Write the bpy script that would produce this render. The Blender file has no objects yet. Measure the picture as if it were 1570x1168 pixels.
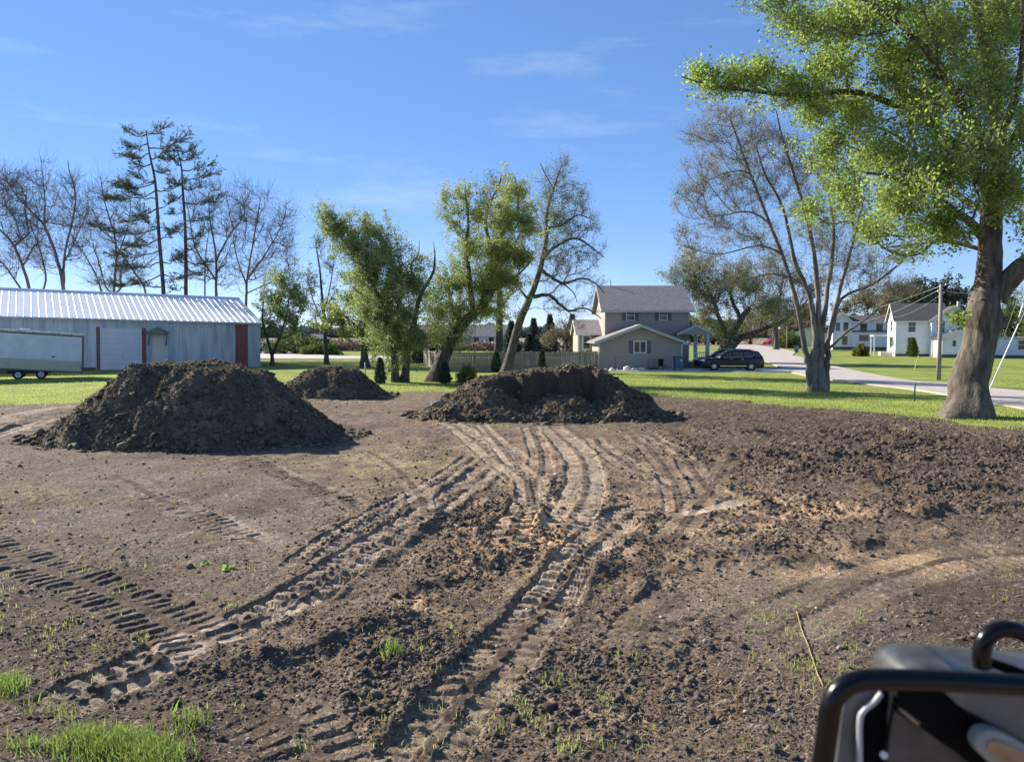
import bpy, math, random
import numpy as np
from mathutils import Vector, Matrix
random.seed(7); RNG=np.random.default_rng(11)
S=bpy.context.scene
# ---------------------------------------------------------------- camera
CAMZ=3.2; F=1180.0; PITCH=math.atan((584-511)/F)
cam_d=bpy.data.cameras.new('camera'); cam=bpy.data.objects.new('camera',cam_d); S.collection.objects.link(cam)
cam.location=(0,0,CAMZ); cam.rotation_euler=(math.pi/2-PITCH,0,0)
cam_d.sensor_width=36; cam_d.lens=F/1570*36; cam_d.clip_end=6000; cam_d.clip_start=.05
cam_d.dof.use_dof=True; cam_d.dof.focus_distance=22; cam_d.dof.aperture_fstop=3.1
S.camera=cam
# ---------------------------------------------------------------- light
SUN_EL=math.radians(28); SUN_AZ=math.radians(-57)     # azimuth from +Y, negative = left
sd=Vector((math.sin(SUN_AZ)*math.cos(SUN_EL),math.cos(SUN_AZ)*math.cos(SUN_EL),math.sin(SUN_EL)))
sl=bpy.data.lights.new('sun','SUN'); sl.energy=5.0; sl.angle=math.radians(.5); sl.color=(1,.93,.82)
so=bpy.data.objects.new('sun',sl); S.collection.objects.link(so); so.location=(-60,60,60)
so.rotation_euler=sd.to_track_quat('Z','Y').to_euler()
W=bpy.data.worlds.new('World'); S.world=W; W.use_nodes=True
nt=W.node_tree; nt.nodes.clear()
out=nt.nodes.new('ShaderNodeOutputWorld'); bg=nt.nodes.new('ShaderNodeBackground'); sky=nt.nodes.new('ShaderNodeTexSky')
sky.sky_type='NISHITA'; sky.sun_disc=False; sky.sun_elevation=SUN_EL; sky.sun_rotation=SUN_AZ
sky.air_density=.6; sky.dust_density=0; sky.ozone_density=6; sky.altitude=200
hsv=nt.nodes.new('ShaderNodeHueSaturation'); hsv.inputs['Saturation'].default_value=1.30; hsv.inputs['Value'].default_value=1.40
gm=nt.nodes.new('ShaderNodeGamma'); gm.inputs[1].default_value=.55
nt.links.new(sky.outputs[0],gm.inputs[0]); tn=nt.nodes.new('ShaderNodeMixRGB'); tn.blend_type='MULTIPLY'; tn.inputs[0].default_value=1; tn.inputs[2].default_value=(1.0,.95,1.02,1)
nt.links.new(gm.outputs[0],tn.inputs[1]); nt.links.new(tn.outputs[0],hsv.inputs['Color'])
# thin high cloud, laid out over the sky by direction
tc=nt.nodes.new('ShaderNodeTexCoord'); mp=nt.nodes.new('ShaderNodeMapping'); mp.inputs['Scale'].default_value=(1.3,1.3,7)
nz=nt.nodes.new('ShaderNodeTexNoise'); nz.inputs['Scale'].default_value=2.3; nz.inputs['Detail'].default_value=7; nz.inputs['Roughness'].default_value=.62
rp=nt.nodes.new('ShaderNodeValToRGB'); rp.color_ramp.elements[0].position=.52; rp.color_ramp.elements[1].position=.86
mx=nt.nodes.new('ShaderNodeMixRGB'); mx.inputs[2].default_value=(3.4,3.7,4.1,1)
ml=nt.nodes.new('ShaderNodeMath'); ml.operation='MULTIPLY'; ml.inputs[1].default_value=.38
nt.links.new(tc.outputs['Generated'],mp.inputs[0]); nt.links.new(mp.outputs[0],nz.inputs['Vector']); nt.links.new(nz.outputs[0],rp.inputs[0])
nt.links.new(rp.outputs[0],ml.inputs[0]); nt.links.new(ml.outputs[0],mx.inputs[0]); nt.links.new(hsv.outputs[0],mx.inputs[1])
nt.links.new(mx.outputs[0],bg.inputs[0]); nt.links.new(bg.outputs[0],out.inputs[0]); bg.inputs[1].default_value=.13
S.view_settings.view_transform='Standard'; S.view_settings.look='None'; S.view_settings.gamma=1; S.view_settings.exposure=1.12
S.cycles.max_bounces=6; S.cycles.transparent_max_bounces=8
# ---------------------------------------------------------------- helpers
cp,sp=math.cos(PITCH),math.sin(PITCH)
def ray(px,py):
    dx=(px-785)/F; dz=-(py-584)/F
    return dx, cp+sp*dz, -sp+cp*dz
def at(px,py,Y):
    a,b,c=ray(px,py); t=Y/b; return np.array([a*t,Y,CAMZ+c*t])
def G(px,py,z=0.):
    a,b,c=ray(px,py); t=(z-CAMZ)/c; return np.array([a*t,b*t,z])
def proj(X,Y,Z):
    zc=Y*cp-(Z-CAMZ)*sp; yc=Y*sp+(Z-CAMZ)*cp
    return 785+F*X/zc, 584-F*yc/zc
def tag(o,label=None,cat=None,group=None,kind=None):
    if label:o['label']=label
    if cat:o['category']=cat
    if group:o['group']=group
    if kind:o['kind']=kind
    return o
def empty(name,loc,rz=0,label=None,cat=None,group=None,ry=0):
    o=bpy.data.objects.new(name,None); S.collection.objects.link(o); o.location=loc; o.rotation_euler=(0,ry,rz); o.empty_display_size=.3
    return tag(o,label,cat,group)
def link(name,me,parent=None,mats=()):
    for m in mats: me.materials.append(m)
    o=bpy.data.objects.new(name,me); S.collection.objects.link(o)
    if parent is not None:o.parent=parent
    return o
def mesh_np(name,V,Q,mats=(),parent=None,mi=None,smooth=False,T=None,origin=None):
    """V (n,3); Q (m,4) quads; T (k,3) tris"""
    V=np.asarray(V,dtype=np.float32)
    if origin is not None: V=V-np.asarray(origin,dtype=np.float32)
    me=bpy.data.meshes.new(name)
    nq=0 if Q is None else len(Q); ntr=0 if T is None else len(T)
    li=np.concatenate([np.asarray(a,dtype=np.int32).ravel() for a in (Q,T) if a is not None and len(a)])
    me.vertices.add(len(V)); me.vertices.foreach_set('co',V.ravel())
    me.loops.add(len(li)); me.loops.foreach_set('vertex_index',li)
    me.polygons.add(nq+ntr)
    ls=np.concatenate([np.arange(nq)*4, nq*4+np.arange(ntr)*3]).astype(np.int32)
    me.polygons.foreach_set('loop_start',ls)
    if mi is not None: me.polygons.foreach_set('material_index',np.asarray(mi,dtype=np.int32))
    me.update(calc_edges=True)
    if smooth: me.polygons.foreach_set('use_smooth',np.ones(nq+ntr,dtype=bool))
    o=link(name,me,parent,mats)
    if origin is not None and parent is None:o.location=origin
    return o
class MB:
    def __init__(s): s.v=[];s.f=[];s.m=[]
    def add(s,vs,fs,mi=0):
        b=len(s.v); s.v+= [tuple(v) for v in vs]; s.f+=[tuple(b+i for i in f) for f in fs]; s.m+=[mi]*len(fs)
    def box(s,x0,x1,y0,y1,z0,z1,mi=0,M=None):
        vs=[(x,y,z) for z in (z0,z1) for y in (y0,y1) for x in (x0,x1)]
        if M is not None: vs=[tuple(M@Vector(v)) for v in vs]
        s.add(vs,[(0,2,3,1),(4,5,7,6),(0,1,5,4),(2,6,7,3),(0,4,6,2),(1,3,7,5)],mi); return s
    def prism(s,poly,y0,y1,mi=0,axis='y'):
        """poly list of (a,b): extruded along axis"""
        n=len(poly)
        f={'y':lambda a,b,t:(a,t,b),'x':lambda a,b,t:(t,a,b),'z':lambda a,b,t:(a,b,t)}[axis]
        vs=[f(a,b,y0) for a,b in poly]+[f(a,b,y1) for a,b in poly]
        s.add(vs,[tuple(range(n))[::-1],tuple(range(n,2*n))]+[(i,(i+1)%n,n+(i+1)%n,n+i) for i in range(n)],mi); return s
    def tube(s,pts,r,n=8,mi=0,caps=True):
        pts=[Vector(p) for p in pts]; rs=r if hasattr(r,'__len__') else [r]*len(pts)
        b=len(s.v); up=None
        for i,p in enumerate(pts):
            t=(pts[min(i+1,len(pts)-1)]-pts[max(i-1,0)]).normalized()
            if up is None: up=t.orthogonal().normalized()
            u=(up-t*up.dot(t)).normalized(); up=u; w=t.cross(u)
            for k in range(n):
                a=2*math.pi*k/n; s.v.append(tuple(p+(u*math.cos(a)+w*math.sin(a))*rs[i]))
        for i in range(len(pts)-1):
            for k in range(n):
                s.f.append((b+i*n+k,b+i*n+(k+1)%n,b+(i+1)*n+(k+1)%n,b+(i+1)*n+k)); s.m.append(mi)
        if caps:
            s.f.append(tuple(b+k for k in range(n))[::-1]); s.m.append(mi)
            s.f.append(tuple(b+(len(pts)-1)*n+k for k in range(n))); s.m.append(mi)
        return s
    def build(s,name,mats,parent=None,smooth=False,bevel=0):
        me=bpy.data.meshes.new(name); me.from_pydata(s.v,[],s.f); me.polygons.foreach_set('material_index',s.m); me.update()
        if not isinstance(mats,(list,tuple)):mats=[mats]
        if smooth: me.polygons.foreach_set('use_smooth',[True]*len(s.f))
        o=link(name,me,parent,mats)
        if bevel:
            b=o.modifiers.new('bevel','BEVEL'); b.width=bevel; b.segments=2; b.limit_method='ANGLE'
        return o
# noise
def _h(ix,iy,seed):
    h=(ix.astype(np.int64)*374761393+iy.astype(np.int64)*668265263+seed*1442695041)&0xFFFFFFFF
    h=((h^(h>>13))*1274126177)&0xFFFFFFFF
    h=((h^(h>>16))*2246822519)&0xFFFFFFFF
    return ((h^(h>>15))&0xFFFFFF).astype(np.float32)/np.float32(0xFFFFFF)
def vn(x,y,seed=0):
    x0=np.floor(x);y0=np.floor(y);fx=(x-x0).astype(np.float32);fy=(y-y0).astype(np.float32)
    x0=x0.astype(np.int64);y0=y0.astype(np.int64)
    fx=fx*fx*fx*(fx*(fx*6-15)+10);fy=fy*fy*fy*(fy*(fy*6-15)+10)
    a=_h(x0,y0,seed);b=_h(x0+1,y0,seed);c=_h(x0,y0+1,seed);d=_h(x0+1,y0+1,seed)
    return (a+(b-a)*fx)*(1-fy)+(c+(d-c)*fx)*fy
def fbm(x,y,oct=4,seed=0,gain=.5):
    s=0;a=1;t=0
    for i in range(oct):
        s=s+a*(vn(x*2**i+17.3*i,y*2**i-9.1*i,seed+i*7)-.5)*2; t+=a; a*=gain
    return s/t
def lumps(x,y,cell,seed,prob=.6,rmin=.25,rmax=.75):
    """rounded clods on a jittered grid, height in units of cell"""
    gx=x/cell;gy=y/cell;ix=np.floor(gx).astype(np.int64);iy=np.floor(gy).astype(np.int64);o=np.zeros(x.shape,np.float32)
    for dx in (-1,0,1):
        for dy in (-1,0,1):
            jx=ix+dx;jy=iy+dy
            cx=jx+_h(jx,jy,seed);cy=jy+_h(jx,jy,seed+1);r=_h(jx,jy,seed+2);k=_h(jx,jy,seed+3)<prob
            rr=rmin+(rmax-rmin)*r*r; d2=(gx-cx)**2+((gy-cy)*(1+.6*(r-.5)))**2
            o=np.maximum(o,np.where(k,np.sqrt(np.maximum(rr*rr-d2,0)),0))
    return o*cell
def sst(a,b,x):
    t=np.clip((x-a)/(b-a),0,1); return t*t*(3-2*t)
# materials
def mat(name,col,rough=.7,metal=0,var=.12,scale=3,bump=0,bscale=30,spec=.5,col2=None,trans=0,detail=4,coord='Object',stretch=None,island=0):
    m=bpy.data.materials.new(name); m.use_nodes=True; t=m.node_tree; b=t.nodes['Principled BSDF']
    b.inputs['Roughness'].default_value=rough; b.inputs['Metallic'].default_value=metal; b.inputs['Specular IOR Level'].default_value=spec
    c=t.nodes.new('ShaderNodeTexCoord'); mp=t.nodes.new('ShaderNodeMapping'); t.links.new(c.outputs[coord],mp.inputs[0])
    if stretch: mp.inputs['Scale'].default_value=stretch
    n=t.nodes.new('ShaderNodeTexNoise'); n.inputs['Scale'].default_value=scale; n.inputs['Detail'].default_value=detail; n.inputs['Roughness'].default_value=.6
    t.links.new(mp.outputs[0],n.inputs['Vector'])
    r=t.nodes.new('ShaderNodeValToRGB'); r.color_ramp.elements[0].position=.3; r.color_ramp.elements[1].position=.7
    c2=col2 or col
    r.color_ramp.elements[0].color=tuple(x*(1-var) for x in col)+(1,); r.color_ramp.elements[1].color=tuple(min(1,x*(1+var)) for x in c2)+(1,)
    t.links.new(n.outputs[0],r.inputs[0]); last=r.outputs[0]
    if island:
        g=t.nodes.new('ShaderNodeNewGeometry'); rr=t.nodes.new('ShaderNodeMapRange'); rr.inputs[3].default_value=1-island; rr.inputs[4].default_value=1+island
        t.links.new(g.outputs['Random Per Island'],rr.inputs[0])
        v=t.nodes.new('ShaderNodeHueSaturation'); t.links.new(rr.outputs[0],v.inputs['Value']); t.links.new(last,v.inputs['Color'])
        r2=t.nodes.new('ShaderNodeMapRange'); r2.inputs[3].default_value=.5-island*.07; r2.inputs[4].default_value=.5+island*.07
        t.links.new(g.outputs['Random Per Island'],r2.inputs[0]); t.links.new(r2.outputs[0],v.inputs['Hue']); last=v.outputs[0]
    t.links.new(last,b.inputs['Base Color'])
    if bump:
        n2=t.nodes.new('ShaderNodeTexNoise'); n2.inputs['Scale'].default_value=bscale; n2.inputs['Detail'].default_value=5; t.links.new(mp.outputs[0],n2.inputs['Vector'])
        bp=t.nodes.new('ShaderNodeBump'); bp.inputs['Strength'].default_value=bump; bp.inputs['Distance'].default_value=.02; t.links.new(n2.outputs[0],bp.inputs['Height']); t.links.new(bp.outputs[0],b.inputs['Normal'])
    if trans:
        tr=t.nodes.new('ShaderNodeBsdfTranslucent'); ms=t.nodes.new('ShaderNodeMixShader'); ms.inputs[0].default_value=trans
        t.links.new(last,tr.inputs[0]); t.links.new(b.outputs[0],ms.inputs[1]); t.links.new(tr.outputs[0],ms.inputs[2])
        t.links.new(ms.outputs[0],t.nodes['Material Output'].inputs[0])
    return m
def bark(name,col,sc=5):
    return mat(name,col,.95,var=.6,scale=sc,bump=1.0,bscale=sc*2.2,spec=.2,stretch=(1,1,.22),detail=7)
def banded(name,col,freq,axis,strength=.5,rough=.6,metal=0,col2=None,width=.85):
    """siding / panel lines as a bump and slight tone step every 1/freq metres"""
    m=mat(name,col,rough,metal,var=.08,scale=.8,col2=col2,detail=6)
    t=m.node_tree; b=t.nodes['Principled BSDF']
    c=t.nodes.new('ShaderNodeTexCoord'); s=t.nodes.new('ShaderNodeSeparateXYZ'); t.links.new(c.outputs['Object'],s.inputs[0])
    mu=t.nodes.new('ShaderNodeMath'); mu.operation='MULTIPLY'; mu.inputs[1].default_value=freq; t.links.new(s.outputs[axis],mu.inputs[0])
    fr=t.nodes.new('ShaderNodeMath'); fr.operation='FRACT'; t.links.new(mu.outputs[0],fr.inputs[0])
    gt=t.nodes.new('ShaderNodeMath'); gt.operation='GREATER_THAN'; gt.inputs[1].default_value=width; t.links.new(fr.outputs[0],gt.inputs[0])
    old=b.inputs['Base Color'].links[0].from_socket
    mr=t.nodes.new('ShaderNodeMixRGB'); mr.blend_type='MULTIPLY'; mr.inputs[2].default_value=(1-strength,)*3+(1,)
    t.links.new(gt.outputs[0],mr.inputs[0]); t.links.new(old,mr.inputs[1]); t.links.new(mr.outputs[0],b.inputs['Base Color'])
    return m
M={}
M['soil']=mat('soil',(.1,.07,.05),.97,spec=.15)
t=M['soil'].node_tree; b=t.nodes['Principled BSDF']
a=t.nodes.new('ShaderNodeVertexColor'); a.layer_name='soil'
old=b.inputs['Base Color'].links[0].from_node
old.color_ramp.elements[0].color=(.45,.45,.46,1); old.color_ramp.elements[1].color=(1.95,1.86,1.76,1)
for n in t.nodes:
    if n.type=='TEX_NOISE': n.inputs['Scale'].default_value=22; n.inputs['Detail'].default_value=8; n.inputs['Roughness'].default_value=.75
mr=t.nodes.new('ShaderNodeMixRGB'); mr.blend_type='MULTIPLY'; mr.inputs[0].default_value=1
t.links.new(a.outputs[0],mr.inputs[1]); t.links.new(old.outputs[0],mr.inputs[2]); t.links.new(mr.outputs[0],b.inputs['Base Color'])
tcn=t.nodes.new('ShaderNodeTexCoord')
n2=t.nodes.new('ShaderNodeTexNoise'); n2.inputs['Scale'].default_value=45; n2.inputs['Detail'].default_value=9; n2.inputs['Roughness'].default_value=.7; t.links.new(tcn.outputs['Object'],n2.inputs['Vector'])
bp=t.nodes.new('ShaderNodeBump'); bp.inputs['Strength'].default_value=1; bp.inputs['Distance'].default_value=.035; t.links.new(n2.outputs[0],bp.inputs['Height']); t.links.new(bp.outputs[0],b.inputs['Normal'])
M['clod']=mat('clod_soil',(.115,.092,.075),.97,var=.35,scale=9,spec=.12,bump=.8,bscale=50,island=.3)
M['pile_clod']=mat('pile_clod_soil',(.085,.07,.055),.97,var=.4,scale=5,spec=.12,bump=.8,bscale=40,island=.4,col2=(.13,.11,.075))
M['lawn']=mat('lawn_turf',(.17,.20,.043),.95,var=.22,scale=.35,spec=.1,bump=.6,bscale=9,col2=(.23,.265,.06),detail=9)
M['blade']=mat('grass_blade',(.38,.43,.125),.7,var=.2,scale=.5,spec=.25,trans=.55,island=.3)
M['lush']=mat('lush_grass_blade',(.22,.30,.06),.6,var=.25,scale=3,spec=.3,trans=.55,island=.3)
M['straw']=mat('dry_straw',(.36,.29,.18),.8,var=.2,scale=3,trans=.2,island=.35)
M['field']=mat('far_field',(.23,.17,.12),1,var=.25,scale=.03,spec=.05,col2=(.28,.22,.16),detail=8)
M['asphalt']=mat('chip_seal_road',(.41,.355,.305),.9,var=.14,scale=.8,bump=.3,bscale=40,detail=8)
M['gravel']=mat('gravel_lane',(.45,.40,.35),.95,var=.15,scale=.6,bump=.5,bscale=30,detail=8)
M['concrete']=mat('concrete',(.55,.52,.46),.85,var=.1,scale=1.2,bump=.2,bscale=30)
M['white']=mat('white_paint',(.78,.78,.76),.55,var=.04,scale=2)
M['glass']=mat('window_glass',(.035,.045,.055),.08,var=.3,scale=1.5,spec=.7)
M['black']=mat('black_plastic',(.012,.012,.014),.28,var=.2,scale=5,spec=.5)
M['rubber']=mat('rubber',(.02,.02,.02),.85,var=.2,scale=9)
M['chrome']=mat('chrome',(.65,.66,.68),.2,1,var=.05)
M['alloy']=mat('alloy',(.55,.56,.58),.3,.8,var=.08)
M['steel']=mat('galvanised_steel',(.42,.43,.44),.45,.6,var=.15,scale=8)
M['wood_pole']=mat('weathered_pole',(.30,.26,.21),.9,var=.25,scale=3,bump=.5,bscale=12,stretch=(1,1,.15))
# ---------------------------------------------------------------- terrain
def px_b(px):   # where the bare soil ends, as a line on the ground
    return np.interp(px,[-700,-200,0,160,200,450,600,700,980,1100,1300,1430,1480,1570,1800,2400],
                        [625,621,620,616,598,594,601,600,606,613,628,640,650,655,672,700])
def edgeY(X,Y):
    px,py=proj(X,Y,0.); yb=px_b(px); return CAMZ*F/(np.maximum(yb-511,5))
def crom(P,n=8):
    P=[np.asarray(p,float) for p in P]; P=[2*P[0]-P[1]]+P+[2*P[-1]-P[-2]]; o=[]
    for i in range(1,len(P)-2):
        for k in range(n):
            t=k/n; a,b,c,d=P[i-1:i+3]
            o.append(.5*((2*b)+(-a+c)*t+(2*a-5*b+4*c-d)*t*t+(-a+3*b-3*c+d)*t**3))
    o.append(P[-2]); return np.array(o)
# wheel tracks: pixel path, width, depth, tan strength, lug pitch
TR=[([(40,1118),(138,1068),(221,1033),(292,993),(376,956),(459,920),(507,887),(570,846),(640,800),(700,762),(755,716)],.68,.075,1.0,.19),
    ([(440,885),(489,850),(540,815),(593,785),(660,748),(729,699)],.5,.05,.9,.18),
    ([(600,1235),(660,1150),(693,1106),(735,1050),(783,997),(824,948),(878,871),(912,835),(950,800),(1000,775)],.72,.075,.9,.19),
    ([(838,655),(864,675),(890,705),(897,735),(893,765),(875,800),(850,830)],.85,.05,1.0,.25),
    ([(810,655),(826,690),(828,725),(815,760),(795,800),(770,850)],.6,.05,.5,.25),
    ([(672,645),(706,662),(750,697),(785,722),(812,750),(830,790)],.7,.05,.9,.25),
    ([(722,655),(752,672),(785,695),(800,712)],.55,.04,.7,.25),
    ([(905,670),(930,697),(966,720),(998,733),(1040,760)],.6,.04,.5,.25),
    ([(985,665),(1008,679),(1046,707),(1078,745),(1110,775)],.6,.04,.5,.25),
    ([(-60,820),(12,850),(84,880),(167,914),(250,952),(317,989),(370,1030)],.95,.031,.0,.2),
    ([(360,698),(395,712),(440,732),(500,757),(560,790)],.6,.04,.1,.22),
    ([(165,728),(195,742),(240,765),(320,800),(370,825),(420,845)],.6,.035,.35,.22),
    ([(735,650),(770,690),(802,735),(818,790)],.5,.035,.7,.2),
    ([(960,665),(1000,700),(1032,745),(1040,800)],.55,.03,.3,.2),
    ([(1130,690),(1100,735),(1062,790),(1010,840)],.6,.025,.1,.2),
    ([(560,690),(600,715),(640,760),(650,800)],.5,.02,.15,.2),
    ([(1060,900),(1000,960),(960,1040)],.8,.025,.1,.2),
    ([(1150,985),(1240,935),(1340,892),(1450,865),(1620,848)],1.0,.022,.12,.17),
    ([(1010,800),(1060,790),(1110,782),(1165,776)],.35,.03,1.0,9),
    ([(-100,650),(0,640),(80,628),(140,622)],.9,.03,.9,.3),
    ([(-100,690),(0,668),(60,650),(120,640)],.6,.03,.9,.3),
    ([(530,1290),(480,1160),(420,1100),(340,1068)],.8,.04,.2,.2)
    ]
RG=[([(1400,800),(1480,790),(1620,783)],.25,.11),([(1160,702),(1290,706),(1400,700),(1560,712)],.35,.12),([(1150,738),(1300,745),(1420,760),(1600,755)],.35,.10),
    ([(1050,852),(1200,838),(1330,838),(1450,828)],.22,.11),([(1120,672),(1250,668),(1400,676),(1600,690)],.4,.10),([(1060,880),(1150,872),(1260,868)],.2,.09),([(540,868),(600,842),(690,800)],.22,.12),
    ([(640,905),(720,880),(800,860)],.22,.11),([(880,905),(960,890),(1010,930)],.22,.10),([(420,1010),(520,980),(600,950)],.2,.09),([(1180,780),(1300,790),(1420,812)],.25,.08),([(0,668),(60,640),(200,632)],.3,.1),([(520,640),(600,632),(640,640)],.3,.08)]
def E(px,py,cx,cy,rx,ry,rot=0):
    c,s=math.cos(math.radians(rot)),math.sin(math.radians(rot)); dx=px-cx;dy=py-cy
    return np.exp(-(((dx*c+dy*s)/rx)**2+((-dx*s+dy*c)/ry)**2)).astype(np.float32)
def rough_map(X,Y):
    px,py=proj(X,Y,0.)
    R=.28+.0*px
    R=R+.65*E(px,py,640,960,170,90,-35)+1.1*E(px,py,760,830,150,60,-20)+.4*E(px,py,560,1080,200,80)
    R=R+.75*E(px,py,1330,740,260,75,5)+.9*E(px,py,1100,830,240,45,-8)+.5*E(px,py,1400,700,330,50)+.8*E(px,py,1000,960,90,110)+.6*E(px,py,950,760,220,60)
    R=R+.7*E(px,py,1450,690,260,40)+.5*E(px,py,350,1040,150,60)+.4*E(px,py,1150,1080,140,60)+.7*E(px,py,560,800,110,50,-35)
    R=R+.5*E(px,py,900,1080,80,90)+.55*E(px,py,1100,690,140,30)+.45*E(px,py,140,1000,160,40)
    R=R*(1-.6*E(px,py,300,770,260,60))*(1-.5*E(px,py,1400,900,220,40))
    n=fbm(X*.45,Y*.45,3,5); return np.clip(.66*R*(1+.9*n),.12,1.2)
def terrain(X,Y,full=True):
    X=X.astype(np.float32);Y=Y.astype(np.float32)
    px,py=proj(X,Y,0.); R=rough_map(X,Y)
    R=np.where((Y>3.2*F/(610-511)),R*.7,R)
    h=.05*fbm(X*.3,Y*.3,3,1)+.035*fbm(X*1.1,Y*1.1,3,2)+.085*R*fbm(X*1.5+9,Y*1.5,3,202)
    wx=X+.12*fbm(X*2,Y*2,2,41);wy=Y+.12*fbm(X*2,Y*2,2,42)
    det=.11*np.abs(fbm(wx*1.6,wy*1.6,5,3,.62))+.05*(.35-np.abs(fbm(X*5,Y*5,5,4,.7)))+.03*fbm(X*13,Y*13,4,14,.75)
    L1=lumps(wx,wy,.42,60,.5,.15,.62); L2=lumps(wx,wy,.19,70,.6,.2,.65); L3=lumps(X,Y,.085,80,.6,.2,.65)
    cm=sst(-.25,.45,fbm(X*1.3,Y*1.3,3,205)); fr_=np.clip(.7+1.1*fbm(X*12,Y*12,3,206,.75),0,1.4)
    lump=(.22*L1*sst(.6,1.2,R)*cm+.42*L2*sst(.35,1.0,R)*(.3+.7*cm)+.5*L3*sst(.15,.7,R))*fr_
    # swept rows from the bucket on the right
    row=E(px,py,1380,760,320,90); rr=np.abs(fbm(X*.28+3,Y*1.1+.12*X,3,91)); h=h+row*.14*rr+.05*row*np.abs(fbm(X*.6,Y*3.0+.2*X,3,92))
    H=h+det*(.12+R)*.95+lump
    h0=h+.055*R
    tan=np.zeros_like(H); dark=np.zeros_like(H); inn=np.zeros_like(H); rdg=np.zeros_like(H)
    for ri,(pp_,w,hg) in enumerate(RG):
        P=crom([G(a,b)[:2] for a,b in pp_],5)
        m=(X>P[:,0].min()-3*w)&(X<P[:,0].max()+3*w)&(Y>P[:,1].min()-3*w)&(Y<P[:,1].max()+3*w)
        if not m.any(): continue
        x=X[m]+.25*fbm(X[m]*.9,Y[m]*.9,3,170+ri);y=Y[m]+.35*fbm(X[m]*.9,Y[m]*.9,3,180+ri); bd=np.full(x.shape,9.,np.float32)
        for a,b in zip(P[:-1],P[1:]):
            d=b-a;l=math.hypot(*d);d=d/l; u=np.clip((x-a[0])*d[0]+(y-a[1])*d[1],0,l); bd=np.minimum(bd,np.hypot(x-a[0]-u*d[0],y-a[1]-u*d[1]))
        k=np.exp(-(bd/w)**2)*np.clip(.35+1.3*fbm(x*1.5,y*1.5,4,190+ri,.65)+.3,0,1.3); H[m]+=hg*k; rdg[m]=np.maximum(rdg[m],k)
    for ti,(pp,w,dep,tn,pitch) in enumerate(TR):
        P=crom([G(a,b)[:2] for a,b in pp],6)
        m=(X>P[:,0].min()-w)&(X<P[:,0].max()+w)&(Y>P[:,1].min()-w)&(Y<P[:,1].max()+w)
        idx=np.nonzero(m)
        if idx[0].size==0: continue
        x=X[m];y=Y[m]; bd=np.full(x.shape,9.,np.float32);bs=np.zeros_like(bd);bt=np.zeros_like(bd); s0=0.
        for a,b in zip(P[:-1],P[1:]):
            d=b-a;l=math.hypot(*d);d=d/l
            u=np.clip((x-a[0])*d[0]+(y-a[1])*d[1],0,l); ex=x-a[0]-u*d[0];ey=y-a[1]-u*d[1]; dd=np.hypot(ex,ey)
            k=dd<bd; bd=np.where(k,dd,bd); bs=np.where(k,s0+u,bs); bt=np.where(k,(ex*d[1]-ey*d[0]),bt); s0+=l
        tot=s0
        wob=.04*fbm(x*1.3,y*1.3,2,100+ti)
        tt=bt+wob; at_=np.abs(tt); hw=w/2*(1+.12*fbm(bs*.8,bs*0+ti,2,7))
        fade=sst(0,.8,bs)*sst(0,.8,tot-bs)
        wear=np.maximum(sst(-.50,-.02,fbm(x*.5,y*.5,3,130+ti)),.45*tn)*fade       # prints fade in and out
        core=(1-sst(hw*.86,hw*1.04,at_))*fade
        side=np.where(tt>0,.5,0.)
        ph=(bs+at_*.12)/pitch+side; fr=ph-np.floor(ph); idn=np.floor(ph)
        jit=_h(idn.astype(np.int64),np.full(idn.shape,ti,np.int64)+(tt>0)*5,9)
        lug=sst(.10,.22,fr)*(1-sst(.50+.15*jit,.66+.15*jit,fr))   # raised bar of soil left between the lugs
        edge=sst(hw*.10,hw*.22,at_)*(1-sst(hw*.80,hw*.98,at_))
        raised=lug*edge*(.55+.7*jit)*np.clip(.95+.75*fbm(x*4,y*4,3,67+ti,.6),0,1.25)
        mid=(1-sst(.035,.10,at_))*(.5+.9*np.maximum(0,vn(bs/.13,bs*0+ti,31)-.2))   # crumbled ridge in the middle
        if pitch>2: raised=raised*0; mid=mid*0
        prof=-dep+dep*.95*raised*(.4+.6*wear)+dep*1.05*mid
        berm=np.exp(-((at_-hw*1.18)/(hw*.2))**2)*fade*dep*.45*(.2+1.2*vn(x*4,y*4,55))
        sm=h0[m]+.009*fbm(x*12,y*12,4,66,.7)
        a_=core*(.55+.45*wear)
        H[m]=H[m]*(1-a_)+(sm+prof)*a_+berm*(1-core)
        dv=core*(.2+.8*wear)*tn
        floor_=(1-.8*mid)*(1-.45*raised)*(.6+.6*vn(x*1.6,y*1.6,77))
        tan[m]=np.maximum(tan[m],np.clip(dv*floor_,0,1)); inn[m]=np.maximum(inn[m],core)
        dark[m]=np.maximum(dark[m],np.clip(mid+.0*berm,0,1)*core*.8)
    # fall away below the turf beyond the soil's edge
    eY=edgeY(X,Y)+1.1*fbm(X*.8,Y*.8,4,12)
    over=Y-eY
    H=H+.04-.30*sst(-.6,.9,over)
    if not full: return H
    # ---- colour of the soils
    n1=fbm(X*.35,Y*.35,4,21); n2=fbm(X*1.7,Y*1.7,4,22); n3=fbm(X*9,Y*9,4,23,.7)
    base=np.stack([np.full(H.shape,c,np.float32) for c in (.130,.100,.072)],-1)
    def mixc(c,k):
        nonlocal base; k=np.clip(k,0,1)[...,None]; base=base*(1-k)+np.array(c,np.float32)*k
    mixc((.066,.050,.039),sst(-.15,.4,n1)*.75)
    mixc((.128,.111,.096),(E(px,py,260,790,330,110)+E(px,py,1380,930,300,60)+.7*E(px,py,1100,1060,260,110))*sst(-.3,.4,n2))
    mixc((.19,.14,.10),(E(px,py,900,720,230,60)+.8*E(px,py,560,690,170,40)+.5*E(px,py,1050,900,60,110))*(.45+.5*n2))
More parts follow.
